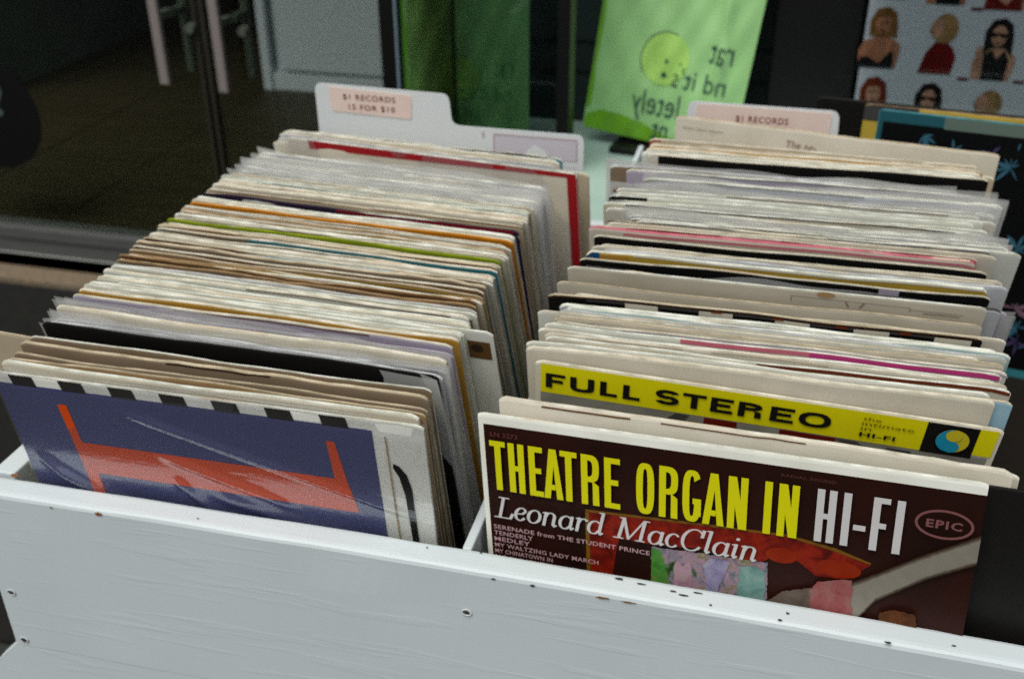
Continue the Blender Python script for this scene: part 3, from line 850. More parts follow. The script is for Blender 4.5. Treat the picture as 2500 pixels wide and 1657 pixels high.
# ================================================================== RECORDS
# -------- front of the right row: theatre organ sleeve
DK = noisy('print_dark_stage', (26, 10, 4), (46, 14, 7), 14, .55)
YL = plain('print_yellow', (214, 210, 8), .42); YB = noisy('print_banner_yellow', (240, 232, 14), (232, 222, 12), 20, .45); WH = plain('print_white', (204, 202, 200), .42); PK = plain('print_pinkgrey', (186, 150, 152), .45)
def blotch(name, cols, scale):
    if name in _mats: return _mats[name]
    m, t, p = nmat(name); N = t.nodes; L = t.links
    tc = N.new('ShaderNodeTexCoord'); n = N.new('ShaderNodeTexNoise'); n.inputs['Scale'].default_value = scale; n.inputs['Detail'].default_value = 5; n.inputs['Roughness'].default_value = .65; n.inputs['Distortion'].default_value = .8
    L.new(tc.outputs['Object'], n.inputs['Vector'])
    cr = N.new('ShaderNodeValToRGB'); el = cr.color_ramp.elements
    while len(el) < len(cols): el.new(.5)
    for i, c in enumerate(cols):
        el[i].position = .30 + .40 * i / max(1, len(cols) - 1); el[i].color = (*lin(c), 1)
    L.new(n.outputs['Fac'], cr.inputs[0]); L.new(cr.outputs[0], p.inputs['Base Color'])
    p.inputs['Roughness'].default_value = .5; p.inputs['Specular IOR Level'].default_value = .2
    _mats[name] = m
    return m
REDC = blotch('print_red_curtain', [(54, 8, 4), (104, 18, 7), (140, 32, 12), (88, 14, 7)], 50); ORC = noisy('print_orange_curtain', (150, 46, 10), (120, 26, 8), 40, .4)
GOLD = plain('print_gold', (116, 80, 20), .4)
def ragged(poly, amp=.0011, step=.0013):
    out = []
    for (a, b) in zip(poly, poly[1:] + poly[:1]):
        n = max(1, int(math.dist(a, b) / step))
        for k in range(n):
            x, z = a[0] + (b[0] - a[0]) * k / n, a[1] + (b[1] - a[1]) * k / n
            if z > -.118 and x < .312:
                x += amp * mnoise.noise(Vector((x * 420, z * 420, 2))); z += amp * mnoise.noise(Vector((x * 420, z * 420, 9)))
            out.append((x, z))
    return [out]
def art_theatre():
    A = []
    W = .315
    A.append(([rect(.0037, .3152, -.31, -.0078)], DK))
    # stage picture: red curtain left, hanging swags, garden scene
    A.append(([[(.0735, -.064), (.150, -.060), (.205, -.0575), (.235, -.062), (.257, -.069), (.257, -.0705), (.232, -.0640), (.205, -.0595), (.150, -.062), (.0735, -.066)]], GOLD))
    A.append(([[(.0735, -.066), (.150, -.062), (.205, -.0595), (.232, -.064), (.257, -.0705), (.249, -.079), (.24, -.085), (.225, -.086), (.215, -.078), (.208, -.074), (.196, -.078), (.19, -.084), (.17, -.082), (.15, -.08), (.12, -.084), (.097, -.083), (.095, -.092), (.092, -.115), (.0765, -.30), (.0735, -.30)]], REDC))
    A.append(([ell(.203, -.0745, .010, .006, 16), ell(.238, -.0775, .014, .007, 16)], ORC))
    A.append(([rect(.0735, .0762, -.30, -.066)], GOLD))
    gz = blotch('print_garden', [(30, 40, 16), (60, 90, 44), (122, 116, 130), (160, 130, 142), (120, 112, 78), (160, 160, 132)], 90)
    gl2 = blotch('print_lawn', [(34, 60, 18), (66, 128, 50), (120, 130, 60)], 60)
    lil = blotch('print_lilac', [(100, 94, 128), (138, 130, 160), (156, 152, 164)], 80)
    aq = blotch('print_aqua', [(80, 116, 108), (110, 148, 140), (140, 160, 148)], 60)
    A.append((ragged([(.119, -.085), (.150, -.0835), (.195, -.082), (.196, -.11), (.196, -.30), (.119, -.30)]), gz))
    A.append((ragged([(.119, -.087), (.124, -.086), (.129, -.098), (.131, -.112), (.130, -.16), (.119, -.16)]), gl2))
    A.append((ragged([(.134, -.098), (.137, -.092), (.140, -.097), (.145, -.091), (.147, -.104), (.146, -.112), (.149, -.15), (.133, -.15), (.135, -.108)]), blotch('print_blossom', [(140, 106, 116), (172, 138, 150), (156, 146, 132)], 80)))
    A.append((ragged([(.154, -.092), (.158, -.0855), (.171, -.0855), (.168, -.098), (.164, -.112), (.163, -.15), (.157, -.15), (.156, -.108)]), lil))
    A.append((ragged([(.178, -.088), (.187, -.086), (.194, -.089), (.195, -.15), (.174, -.15), (.177, -.104)]), aq))
    # painted reflection: pale band crossing the lower right of the cover, with soft edges
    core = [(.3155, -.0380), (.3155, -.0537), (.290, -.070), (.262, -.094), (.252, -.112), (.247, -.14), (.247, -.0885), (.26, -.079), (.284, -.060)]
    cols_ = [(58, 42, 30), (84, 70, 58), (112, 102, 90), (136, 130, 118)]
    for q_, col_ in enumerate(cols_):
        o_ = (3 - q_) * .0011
        A.append((ragged(amp=.0004, poly=[(x, z + (o_ if k_ in (0, 6, 7, 8) else -o_)) if x < .3155 else (x, z + (o_ if k_ == 0 else -o_)) for k_, (x, z) in enumerate(core)]), blotch('print_beam_%d' % col_[0], [col_, tuple(int(c_ * .9) for c_ in col_)], 60)))  # beam: the painted reflection, not part of the print
    A.append((ragged([(.2235, -.0945), (.2235, -.13), (.18, -.13), (.205, -.102)]), blotch('print_beam_dim', [(84, 70, 62), (110, 98, 88)], 60)))  # dim part of the painted reflection
    A.append((ragged([(.226, -.0885), (.232, -.0868), (.240, -.0842), (.2470, -.0822), (.2484, -.092), (.2478, -.099), (.2500, -.112), (.2505, -.16), (.2230, -.16), (.2236, -.108), (.2222, -.098)]), blotch('print_pink_curtain', [(104, 44, 42), (140, 74, 74), (146, 92, 88), (120, 96, 88)], 55)))  # curtain print, paled by the painted reflection over it
    A.append((ragged([(.266, -.104), (.274, -.100), (.286, -.101), (.290, -.12), (.288, -.16), (.258, -.16)]), blotch('print_amber_glow', [(34, 16, 6), (92, 48, 12), (60, 28, 8)], 60)))
    # lettering
    mm = lambda q: [(c, a / 1000, b / 1000) for c, a, b in q]
    A.append((setline(mm([('T', 8.1, 19.2), ('H', 21.2, 32.4), ('E', 35.6, 45.4), ('A', 45.8, 59.2), ('T', 57.6, 69.2), ('R', 72.0, 84.2), ('E', 87.8, 98.4),
        ('O', 109.1, 121.0), ('R', 124.2, 136.4), ('G', 139.4, 151.4), ('A', 152.4, 166.2), ('N', 168.2, 180.4), ('I', 190.6, 195.2), ('N', 199.2, 211.4)]), -.0578, .0394, .0044, .0043), YL))
    A.append((setline(mm([('H', 221.9, 233.4), ('I', 237.4, 241.9), ('-', 244.2, 251.4), ('F', 254.4, 264.0), ('I', 267.7, 272.3)]), -.0570, .0390, .0044, .0040), WH))
    it = italic('Leonard MacClain')
    A.append((fit(it, .0082, .1880, -.0815, -.0625), WH))
    for i, (txt, x1) in enumerate((('SERENADE from THE STUDENT PRINCE', .1185), ('TENDERLY', .036), ('MEDLEY', .0335), ('MY WALTZING LADY MARCH', .083), ('MY CHINATOWN IN', .050), ('MOONLIGHT IN VERMONT', .0835))):
        z1 = -.0872 - i * .0051
        A.append((fit(text_tris(txt, .012, 0, 1.05, 2), .0072, x1, z1 - .0036, z1), PK))
    A.append((fit(text_tris('LN 3273', .01, 0, 1, 2), .0100, .0290, -.0140, -.0105), plain('print_dim_pink', (96, 52, 50), .45)))
    A.append((fit(text_tris('RADIAL SOUND', .0, 0, 1.1, 2), .2000, .2320, -.0120, -.0100), plain('print_dim_pink', (96, 52, 50), .45)))
    o = ell(.2945, -.0292, .0155, .0096, 36)
    A.append((band(o + [o[0]], .0016), plain('print_oval', (126, 80, 80), .4)))
    A.append((fit(text_tris('EPIC', .03, 0, 1.15, 2), .2845, .3045, -.0322, -.0262), plain('print_oval', (126, 80, 80), .4)))
    return A
GR, GL_ = 'records filed in the right row', 'records filed in the left row'
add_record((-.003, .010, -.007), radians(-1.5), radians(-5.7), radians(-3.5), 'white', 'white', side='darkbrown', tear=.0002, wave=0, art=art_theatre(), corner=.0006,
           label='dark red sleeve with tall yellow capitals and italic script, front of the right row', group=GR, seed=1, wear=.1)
# cream pair just behind
add_record((.009, .0200, .001), radians(1), radians(-5.0), radians(-2.4), 'cream', 'cream', W=.317, t=.0032, tear=.0012, seed=2, bow=.002,
           prints=[(.03, .09, .002, .0034, 'brown'), (.11, .2, .002, .003, 'brown')], label='cream worn sleeve directly behind the yellow lettered front sleeve, right row', group=GR)
add_record((.018, .0275, -.006), radians(3), radians(-4.0), radians(-1.8), 'offwhite', 'cream', tear=.0012, seed=3, bow=.001,
           label='off-white sleeve between the cream worn sleeve and the yellow banner one', group=GR)
# full stereo sleeve
def art_stereo():
    A = []
    A.append(([rect(.004, .311, -.31, -.0275)], noisy('print_newsgrey', (150, 148, 138), (124, 122, 112), 50, .5)))
    A.append(([rect(.004, .2675, -.0290, -.0015), rect(.3005, .3125, -.026, -.0015)], YB))
    A.append(([rect(.2675, .3005, -.0295, -.0015)], ink('black')))
    A.append(([rect(.122, .145, -.06, -.0295), rect(.1745, .2125, -.06, -.0295)], noisy('print_brickred', (112, 24, 10), (90, 16, 8), 30, .5)))
    A.append(([[(.088, -.045), (.102, -.0295), (.112, -.0295), (.098, -.05)], [(.212, -.0295), (.226, -.0295), (.250, -.048), (.244, -.052)], [(.246, -.031), (.262, -.031), (.270, -.046), (.262, -.050)]], ink('dkgrey')))
    mm = lambda q: [(c, a / 1000, b / 1000) for c, a, b in q]
    A.append((setline(mm([('F', 7.8, 22.0), ('U', 25.6, 43.0), ('L', 47.2, 59.6), ('L', 63.6, 75.8)]), -.0232, .0138, .0046, .0030, 2.5), ink('black')))
    A.append((setline(mm([('S', 86.7, 103.2), ('T', 105.7, 122.0), ('E', 125.2, 140.6), ('R', 144.2, 160.2), ('E', 166.0, 182.0), ('O', 185.2, 206.8)]), -.0222, .0140, .0046, .0030, 2.3), ink('black')))
    for i, tx in enumerate(('the', 'intimate', 'in')):
        A.append((fit(text_tris(tx, .0, 0, 1.0, 2), .2265, .2265 + (.012, .034, .007)[i], -.0082 - i * .0045, -.0048 - i * .0045), plain('print_olive', (110, 100, 16), .5)))
    A.append((fit(text_tris('HI-FI', .03, 0, 1.1, 2), .2265, .2500, -.0232, -.0190), ink('black')))
    c = (.2855, -.0145); r = .0105
    A.append(([ell(c[0], c[1], r, r, 32)], plain('print_dotyellow', (212, 196, 40), .45)))
    # the blue half of the two-tone disc, split by an S curve
    s_curve = [(c[0] + r * .5 * cos(radians(a)), c[1] + r * .5 + r * .5 * sin(radians(a))) for a in range(90, 271, 15)]
    s2 = [(c[0] + r * .5 * cos(radians(a)), c[1] - r * .5 + r * .5 * sin(radians(a))) for a in range(90, -91, -15)]
    left = [(c[0] + r * cos(radians(a)), c[1] + r * sin(radians(a))) for a in range(270, 89, -10)]
    A.append(([left], plain('print_dotblue', (26, 150, 186), .45)))
    A.append(([ell(c[0], c[1] - r * .5, r * .5, r * .5, 20)], plain('print_dotblue', (26, 150, 186), .45)))
    A.append(([ell(c[0], c[1] + r * .5, r * .5, r * .5, 20)], plain('print_dotyellow', (212, 196, 40), .45)))
    return A
add_record((.022, .073, .001), radians(11.7), radians(.3), radians(2.3), 'offwhite', 'offwhite', tear=.0003, wave=0, art=art_stereo(), seed=4, wear=.2,
           label='sleeve with a bright yellow banner in bold black capitals, right row', group=GR)

# -------- front of the left row: blue sleeve in plastic
NV = noisy('print_indigo', (74, 78, 124), (66, 70, 116), 10, .45); VM = plain('print_vermilion', (216, 74, 4), .42)
def art_blue():
    A = []
    A.append(([rect(.000, .2795, -.30, -.0088), rect(-.0 + .0005, .2765, -.30, -.0085)], NV))
    blacks = [(.0155 + i * .0386 - .002, .0155 + i * .0386 + .0165) for i in range(7)]
    A.append(([[(a, -.0095), (b, -.0095), (b - .0015, -.0003), (a - .0015, -.0003)] for a, b in blacks], plain('print_softblack', (44, 42, 40), .5)))
    A.append(([[(.0438, -.0228), (.0509, -.0224), (.0528, -.0577), (.2470, -.0582), (.2455, -.0234), (.2515, -.0232), (.2560, -.0600), (.2610, -.0888), (.2455, -.0892), (.1600, -.0882), (.0570, -.0876), (.0561, -.20), (.0480, -.20), (.0470, -.0900)]], VM))
    # half-seen disc edge at the right margin
    disc = [(.2915, -.036), (.2955, -.038), (.3000, -.045), (.3025, -.058), (.3030, -.110), (.3030, -.2), (.2985, -.2), (.2983, -.11), (.2972, -.065), (.2945, -.048), (.2910, -.040)]
    A.append(([disc], plain('print_vinyl', (22, 20, 18), .3)))
    A.append(([[(.2880, -.012), (.2890, -.012), (.2905, -.30), (.2893, -.30)]], plain('print_crease', (150, 126, 96), .6)))
    return A
CLEAR = film('clear_film', .03, (230, 232, 240), .13, .5)
rd = [(.095, .022, .300, .084, .0022, .0026), (.118, .060, .215, .094, .0024, .0036), (.012, .078, .060, .112, .0028, .004), (.122, .082, .155, .118, .0026, .004), (.020, .088, .10, .125, .0030, .005), (.15, .092, .26, .118, .003, .006)]
add_record((-.345, -.030, .000), radians(8), radians(1), 0, 'white', 'white', W=.3155, tear=.0003, wave=0, art=art_blue(), seed=5, wear=.2, plastic='clear',
           film_kw=dict(m=CLEAR, over=.003, wave=.0003, ridges=rd, W=.318), label='indigo sleeve with an orange bar shape in clear plastic, front of the left row', group=GL_)

def zl(y): 
    return interp(y, [-.03, .05, .3, .55], [-.004, .008, .012, .012])
def interp(v_, xs, ys):
    if v_ <= xs[0]: return ys[0]
    for a, b, c, d in zip(xs, xs[1:], ys, ys[1:]):
        if v_ <= b: return c + (d - c) * (v_ - a) / (b - a)
    return ys[-1]
def zr(y): return interp(y, [0, .1, .45, .6], [0, .008, .029, .034])
def lean_l(y): return radians(interp(y, [-.03, .05, .12, .2, .28, .45, .52], [9, 15, 20, 23, 22, 12, 8]))
def yaw_l(y): return interp(y, [-.03, .06, .24, .35, .44, .49, .52], [.01, -.02, -.058, -.065, -.12, -.06, -.02])
def lean_r(y): return radians(interp(y, [.03, .07, .12, .2, .3, .45, .56], [8, 12, 16, 20, 19, 13, 7]))
def yaw_r(y): return interp(y, [0, .07, .3, .45, .56], [-.03, .0, .01, .015, -.11])
def x_r(y): return interp(y, [.0, .07, .1, .13, .2, .25, .35, .43, .47, .56], [.012, .016, .009, .010, .021, .032, .026, .036, .05, .062])

# Each entry: y of the left top corner, front ink, edge, options, own nickname (None = described by the sleeve in front of it)
LEFT = [
 (-.014, 'offwhite', 'tan', {}, 'grey plain sleeve', 'plain off-white sleeve tucked behind the indigo front sleeve, left row'),
 (-.003, 'mottled', 'tan', dict(tear=.002), None, None),
 (.009, 'mottled', 'tan', dict(tear=.004, prints=[(.12, .2, .001, .0025, 'darkbrown')]), 'brown torn sleeve', 'brown torn-edged sleeve before the wide black gap, left row'),
 (.016, 'darkbrown', 'tan', dict(nf=1, tear=.004, dz=-.006), None, None),
 (.0225, 'tan', 'tan', dict(dx=-.046, dz=-.004, roll=.062, tear=.002), 'tilted tan sleeve', 'tilted tan sleeve poking out at the left edge before the black sleeve'),
 (.0355, 'black', 'black', dict(nf=1, dz=-.002, tear=.001, wear=-.5), 'black sleeve', 'black sleeve showing as a wide dark band near the front of the left row'),
 (.041, 'palegrey', 'palegrey', dict(pl='milky', bow=.004, flare=-.012, dz=-.001), 'curled plastic record', 'grey-blue plastic-covered record with a curled left corner behind the black sleeve'),
 (.048, 'grey', 'palegrey', dict(pl='milky'), None, None),
 (.055, 'offwhite', 'cream', dict(), 'cream line record', 'cream-edged sleeve among the grey plastic ones, left row'),
 (.062, 'mauve', 'palegrey', dict(pl='milky'), None, None),
 (.069, 'mauve', 'lavender', dict(pl='milky', flare=-.010), 'mauve plastic record', 'mauve plastic-covered record just before the amber sleeve, left row'),
 (.077, 'lavender', 'offwhite', dict(prints=[(.09, .25, .001, .0025, 'brown')]), None, None),
 (.085, 'amber', 'offwhite', dict(nf=1, tear=.0005, wear=.1), 'amber sleeve', 'amber yellow sleeve near the front of the left row'),
 (.092, 'white', 'white', {}, None, None),
 (.099, 'white', 'white', dict(dx=.024, stamp=True), 'stamped white sleeve', 'white sleeve jutting right with a brown square stamp, left row'),
 (.106, 'white', 'offwhite', {}, None, None),
 (.112, 'white', 'white', dict(prints=[(.0, .05, .001, .0026, 'grey')]), None, None),
 (.119, 'white', 'offwhite', dict(nf=1, prints=[(.13, .30, .001, .0022, 'brown')]), 'brown lined white sleeve', 'white sleeve with a thin brown printed line, left row'),
 (.126, 'white', 'offwhite', {}, None, None),
 (.133, 'offwhite', 'kraft', dict(tear=.002), None, None),
 (.140, 'mottled', 'kraft', dict(tear=.005), None, None),
 (.146, 'umber', 'kraft', dict(tear=.006, wear=.7, dx=-.003), 'brown frayed sleeve', 'brown sleeve with a frayed tan edge mid left row'),
 (.152, 'mustard', 'kraft', dict(tear=.001), None, None),
 (.157, 'kraft', 'tan', dict(tear=.003, prints=[(.16, .3, .002, .004, 'mustard')]), 'rubbed tan sleeve', 'rubbed tan sleeve with a pale rounded corner, left row'),
 (.163, 'umber', 'cream', dict(tear=.001), None, None),
 (.168, 'mottled', 'tan', dict(tear=.006, dz=.004), 'scuffed grey-brown sleeve', 'scuffed grey-brown sleeve standing slightly tall mid left row'),
 (.175, 'offwhite', 'skyblue', dict(tear=.001), 'blue-cornered sleeve', 'sleeve with a pale blue corner in the left row'),
 (.182, 'maroon', 'tan', dict(tear=.004), None, None),
 (.189, 'cream', 'cream', dict(t=.004, tear=.001), 'thick cream sleeve', 'thick cream sleeve with soft corners mid left row'),
 (.196, 'dkgrey', 'offwhite', dict(tear=.002), None, None),
 (.203, 'teal', 'cream', dict(nf=1, tear=.002, prints=[(0, .09, .0005, .006, 'mottled')]), 'teal lined sleeve', 'sleeve with a thin teal line in front of the lime one'),
 (.208, 'umber', 'tan', dict(tear=.003), None, None),
 (.216, 'offwhite', 'cream', dict(tear=.003, dz=-.002), None, None),
 (.221, 'lime', 'lime', dict(nf=1, dz=.0015, tear=.0004, wear=-.4), 'lime sleeve', 'lime green edged sleeve in the middle of the left row'),
 (.228, 'cream', 'cream', dict(nf=1, tear=.004, prints=[(.075, .225, .0008, .004, 'maroon')]), 'dark red striped sleeve', 'worn cream sleeve with a short dark red stripe behind the lime one'),
 (.235, 'palegrey', 'white', dict(), None, None),
 (.242, 'amber', 'offwhite', dict(tear=.001), None, None),
 (.248, 'offwhite', 'kraft', dict(tear=.002), None, None),
 (.254, 'kraft', 'offwhite', dict(tear=.001), None, None),
 (.261, 'orange', 'orange', dict(nf=1, tear=.001, wear=-.3, side='orange'), 'orange sleeve', 'orange edged sleeve with an orange side mid left row'),
 (.267, 'cream', 'offwhite', {}, None, None),
 (.273, 'white', 'white', dict(nf=1, t=.0034), 'bright white sleeve', 'bright white sleeve in front of the dark purple one, left row'),
 (.286, 'purple', 'purple', dict(nf=1, side='red', tear=.001, wear=-.2, prints=[(.14, .31, .0, .003, 'red')]), 'purple sleeve', 'dark purple sleeve turning red at its right end, left row'),
 (.292, 'tan', 'brown', dict(tear=.001), None, None),
 (.299, 'cream', 'offwhite', {}, None, None),
 (.306, 'offwhite', 'cream', dict(prints=[(.0, .085, .001, .005, 'cream')]), None, None),
 (.312, 'cream', 'cream', {}, None, None),
 (.318, 'offwhite', 'offwhite', {}, None, None),
 (.325, 'skyblue', 'white', dict(nf=1, prints=[(.04, .3, .0005, .003, 'teal')], wear=0), 'cyan lined sleeve', 'sleeve with a thin cyan line in the left row'),
 (.332, 'rust', 'offwhite', dict(prints=[(.2, .31, .0005, .003, 'amber')], dz=-.001, wear=.2), 'rust lined sleeve', 'sleeve with a rust red line behind the cyan one'),
 (.339, 'offwhite', 'offwhite', {}, None, None),
 (.346, 'white', 'white', dict(pl='milky', flare=-.022), 'flared plastic record', 'plastic-covered record whose left corner flares out, left row'),
 (.354, 'palegrey', 'white', dict(pl='milky'), None, None),
 (.362, 'lavender', 'white', dict(pl='milky'), None, None),
 (.371, 'white', 'white', dict(pl='milky', flare=.006), 'glossy white record', 'glossy white plastic-covered record amid the plastic ones, left row'),
 (.380, 'palegrey', 'white', dict(pl='milky'), None, None),
 (.390, 'white', 'white', dict(pl='milky'), None, None),
 (.400, 'offwhite', 'white', dict(pl='milky'), None, None),
 (.410, 'palegrey', 'white', dict(pl='milky', dz=.002), 'tall plastic record', 'grey plastic-covered record just in front of the red striped one'),
 (.443, 'offwhite', 'offwhite', dict(red=True, pl='clear', dz=.004, dx=.016, W=.325), 'red striped record', 'cream record with a bold red stripe and red spine, back of left row'),
 (.450, 'offwhite', 'white', dict(dz=-.003), None, None),
 (.457, 'palegrey', 'offwhite', dict(prints=[(.255, .31, .0005, .01, 'dkgrey')], dz=-.002), None, None),
 (.464, 'tan', 'cream', dict(dx=.031, dz=-.006, side='tan'), 'jutting tan sleeve', 'tan sleeve jutting out at the right behind the red striped record'),
 (.471, 'offwhite', 'cream', dict(tear=.003), None, None),
 (.478, 'teal', 'cream', dict(tear=.007, prints=[(.10, .16, .0, .005, 'black'), (.19, .30, .0, .006, 'black')]), 'torn blue sleeve', 'torn blue and black sleeve right in front of the white divider'),
]
RIGHT = [
 (.034, 'offwhite', 'offwhite', dict(dz=-.022), None, None),
 (.042, 'tan', 'offwhite', dict(nf=1, dz=-.022), None, None),
 (.079, 'cream', 'offwhite', dict(dz=.002), 'banner-backing sleeve', 'cream sleeve directly behind the yellow banner sleeve'),
 (.0835, 'skyblue', 'cream', dict(prints=[(.05, .09, .001, .003, 'dkgrey')], side='tan', wear=.1, dx=.012), 'sky blue lined sleeve', 'sky blue lined sleeve just behind the yellow banner one'),
 (.089, 'white', 'white', dict(green=True), 'green bordered sleeve', 'white sleeve with a green inner border at its left corner'),
 (.095, 'offwhite', 'cream', dict(nf=1, prints=[(.15, .315, .0, .003, 'rust')], dx=.014), 'rust striped sleeve', 'off-white sleeve with a rust stripe along the right half'),
 (.101, 'cream', 'cream', dict(prints=[(.03, .1, .001, .0022, 'tan'), (.12, .2, .001, .002, 'tan')]), None, None),
 (.107, 'offwhite', 'white', dict(prints=[(.2, .3, .001, .002, 'grey')]), None, None),
 (.113, 'white', 'white', dict(nf=1, prints=[(.10, .315, .0, .0042, 'pink'), (.19, .315, .0002, .0045, 'magenta')], wear=-.2, dx=.010), 'magenta lined sleeve', 'white sleeve with a magenta line growing towards the right, right row'),
 (.119, 'white', 'offwhite', dict(prints=[(.05, .315, .0005, .002, 'lavender')]), None, None),
 (.125, 'cream', 'tan', dict(prints=[(.0, .03, .001, .004, 'offwhite')]), 'tan edged sleeve', 'tan edged sleeve behind the magenta lined one'),
 (.131, 'white', 'cream', dict(sticker=True), 'stickered white sleeve', 'white sleeve with a pale sticker near its right end'),
 (.137, 'paleteal', 'white', {}, None, None),
 (.142, 'lavender', 'lavender', dict(dz=-.003, W=.315, prints=[(.07, .315, .0, .010, 'paleteal')]), 'lavender cornered sleeve', 'pale teal sleeve with a lavender left corner, right row'),
 (.149, 'paleteal', 'white', dict(prints=[(0.02, .3, .003, .005, 'skyblue')], dx=.012, dz=-.002), None, None),
 (.158, 'black', 'tan', dict(checks=True, dx=-.002), 'black dashed sleeve', 'sleeve edged with black dashes and red flecks, right row'),
 (.165, 'offwhite', 'offwhite', dict(prints=[(.19, .205, .0, .003, 'rust'), (.25, .27, .0, .003, 'rust')], dz=-.003), None, None),
 (.176, 'cream', 'tan', dict(side='tan', dx=-.002), 'soft tan sleeve', 'soft tan sleeve just in front of the tall cream one'),
 (.194, 'offwhite', 'white', dict(boxes=True, dz=.005), 'tall cream sleeve', 'tall cream sleeve with faint printed boxes at the right, right row'),
 (.201, 'palegrey', 'dkgrey', dict(dz=.002), None, None),
 (.208, 'lavender', 'palegrey', dict(pl='milky'), 'lavender plastic record', 'lavender plastic-covered record behind the tall cream sleeve'),
 (.2195, 'black', 'offwhite', dict(nf=1, wear=.1, prints=[(.235, .25, .0, .01, 'lavender')]), 'black banded sleeve', 'black banded sleeve under the yellowed rounded one, right row'),
 (.231, 'mustard', 'white', dict(nf=1, wear=-.5, dz=.001, prints=[(.0, .012, .0, .05, 'blue'), (.012, .035, .002, .02, 'amber'), (.04, .31, .0, .002, 'white')], corner=.004), 'yellowed sleeve', 'yellowed sleeve with a blue left edge and rounded corner'),
 (.239, 'cream', 'offwhite', {}, None, None),
 (.246, 'white', 'white', {}, None, None),
 (.262, 'black', 'offwhite', dict(nf=1, dx=-.002, wear=.1, dz=-.001), 'wide black line sleeve', 'sleeve with a wide black band in front of the pink one'),
 (.275, 'cream', 'pink', dict(dx=-.008, prints=[(.03, .315, .003, .0055, 'pink')]), 'pink sleeve', 'pink edged sleeve in the middle of the right row'),
 (.281, 'pink', 'offwhite', dict(dx=-.006, prints=[(.03, .11, .0, .003, 'red'), (.16, .20, .0, .003, 'red'), (.21, .28, .0, .003, 'red')]), 'red dashed sleeve', 'sleeve with red dashes directly behind the pink edged one'),
 (.288, 'offwhite', 'dkgrey', {}, None, None),
 (.296, 'white', 'white', dict(), None, None),
 (.304, 'dkgrey', 'offwhite', dict(dz=-.002, prints=[(.0, .315, .003, .02, 'white')]), None, None),
 (.311, 'palegrey', 'white', dict(pl='milky'), None, None),
 (.319, 'white', 'white', dict(pl='milky'), 'white plastic record', 'white plastic-covered record with a squared left corner, right row'),
 (.327, 'offwhite', 'white', dict(prints=[(.02, .30, .0, .0016, 'dkgrey')]), None, None),
 (.334, 'white', 'white', dict(pl='milky'), None, None),
 (.342, 'white', 'white', dict(prints=[(.0, .035, .0, .004, 'black'), (.0, .006, .0, .03, 'black')]), 'black cornered record', 'white record with a thin black bracket at its left corner'),
 (.350, 'cream', 'white', dict(), None, None),
 (.359, 'white', 'white', dict(prints=[(.1, .29, .0004, .0016, 'mottled')]), None, None),
 (.368, 'white', 'brown', dict(pl='milky', prints=[(.01, .023, .0, .03, 'black'), (.0, .3, .0, .0018, 'brown'), (.29, .315, .0, .02, 'black')]), 'black notched record', 'plastic-covered record with black patches at both top corners'),
 (.377, 'white', 'white', dict(pl='milky'), None, None),
 (.386, 'palegrey', 'white', dict(prints=[(.0, .20, .0004, .0018, 'grey')]), None, None),
 (.395, 'white', 'white', dict(pl='milky'), None, None),
 (.404, 'lavender', 'white', dict(prints=[(.03, .31, .0, .0018, 'grey')]), None, None),
 (.413, 'offwhite', 'offwhite', dict(pl='milky', prints=[(.1, .108, .0, .004, 'rust')]), None, None),
 (.421, 'mottled', 'palegrey', dict(pl='milky', dx=-.018, flare=-.006), 'smoky plastic record', 'smoky plastic-covered record sticking out left near the back of the right row'),
 (.438, 'black', 'offwhite', dict(nf=1, dx=.012, wear=-.5, prints=[(.0, .010, .0, .05, 'offwhite')], dz=.001), 'black band record', 'sleeve with a broad black band near the back of the right row'),
 (.449, 'white', 'white', {}, None, None),
 (.458, 'offwhite', 'cream', {}, None, None),
 (.467, 'amber', 'cream', dict(tear=.001), 'gold sleeve', 'gold stained sleeve in front of the wide tan one'),
 (.476, 'cream', 'tan', dict(tear=.002, dx=-.004), None, None),
 (.486, 'tan', 'cream', dict(tear=.002, prints=[(.0, .012, .001, .009, 'red')], dx=-.006), 'red cornered sleeve', 'tan sleeve with a red left corner near the back of the right row'),
]
COLN = dict(offwhite='off-white', palegrey='pale grey', darkbrown='dark brown', dkgrey='dark grey', paleteal='pale teal', skyblue='pale blue', mottled='mottled brown', kraft='kraft tan', umber='brown', mustard='mustard')
def art_keys(o): return any(k in o for k in ('checks', 'green', 'red', 'stamp', 'sticker', 'boxes', 'nf', 'flare')) or 'dx' in o
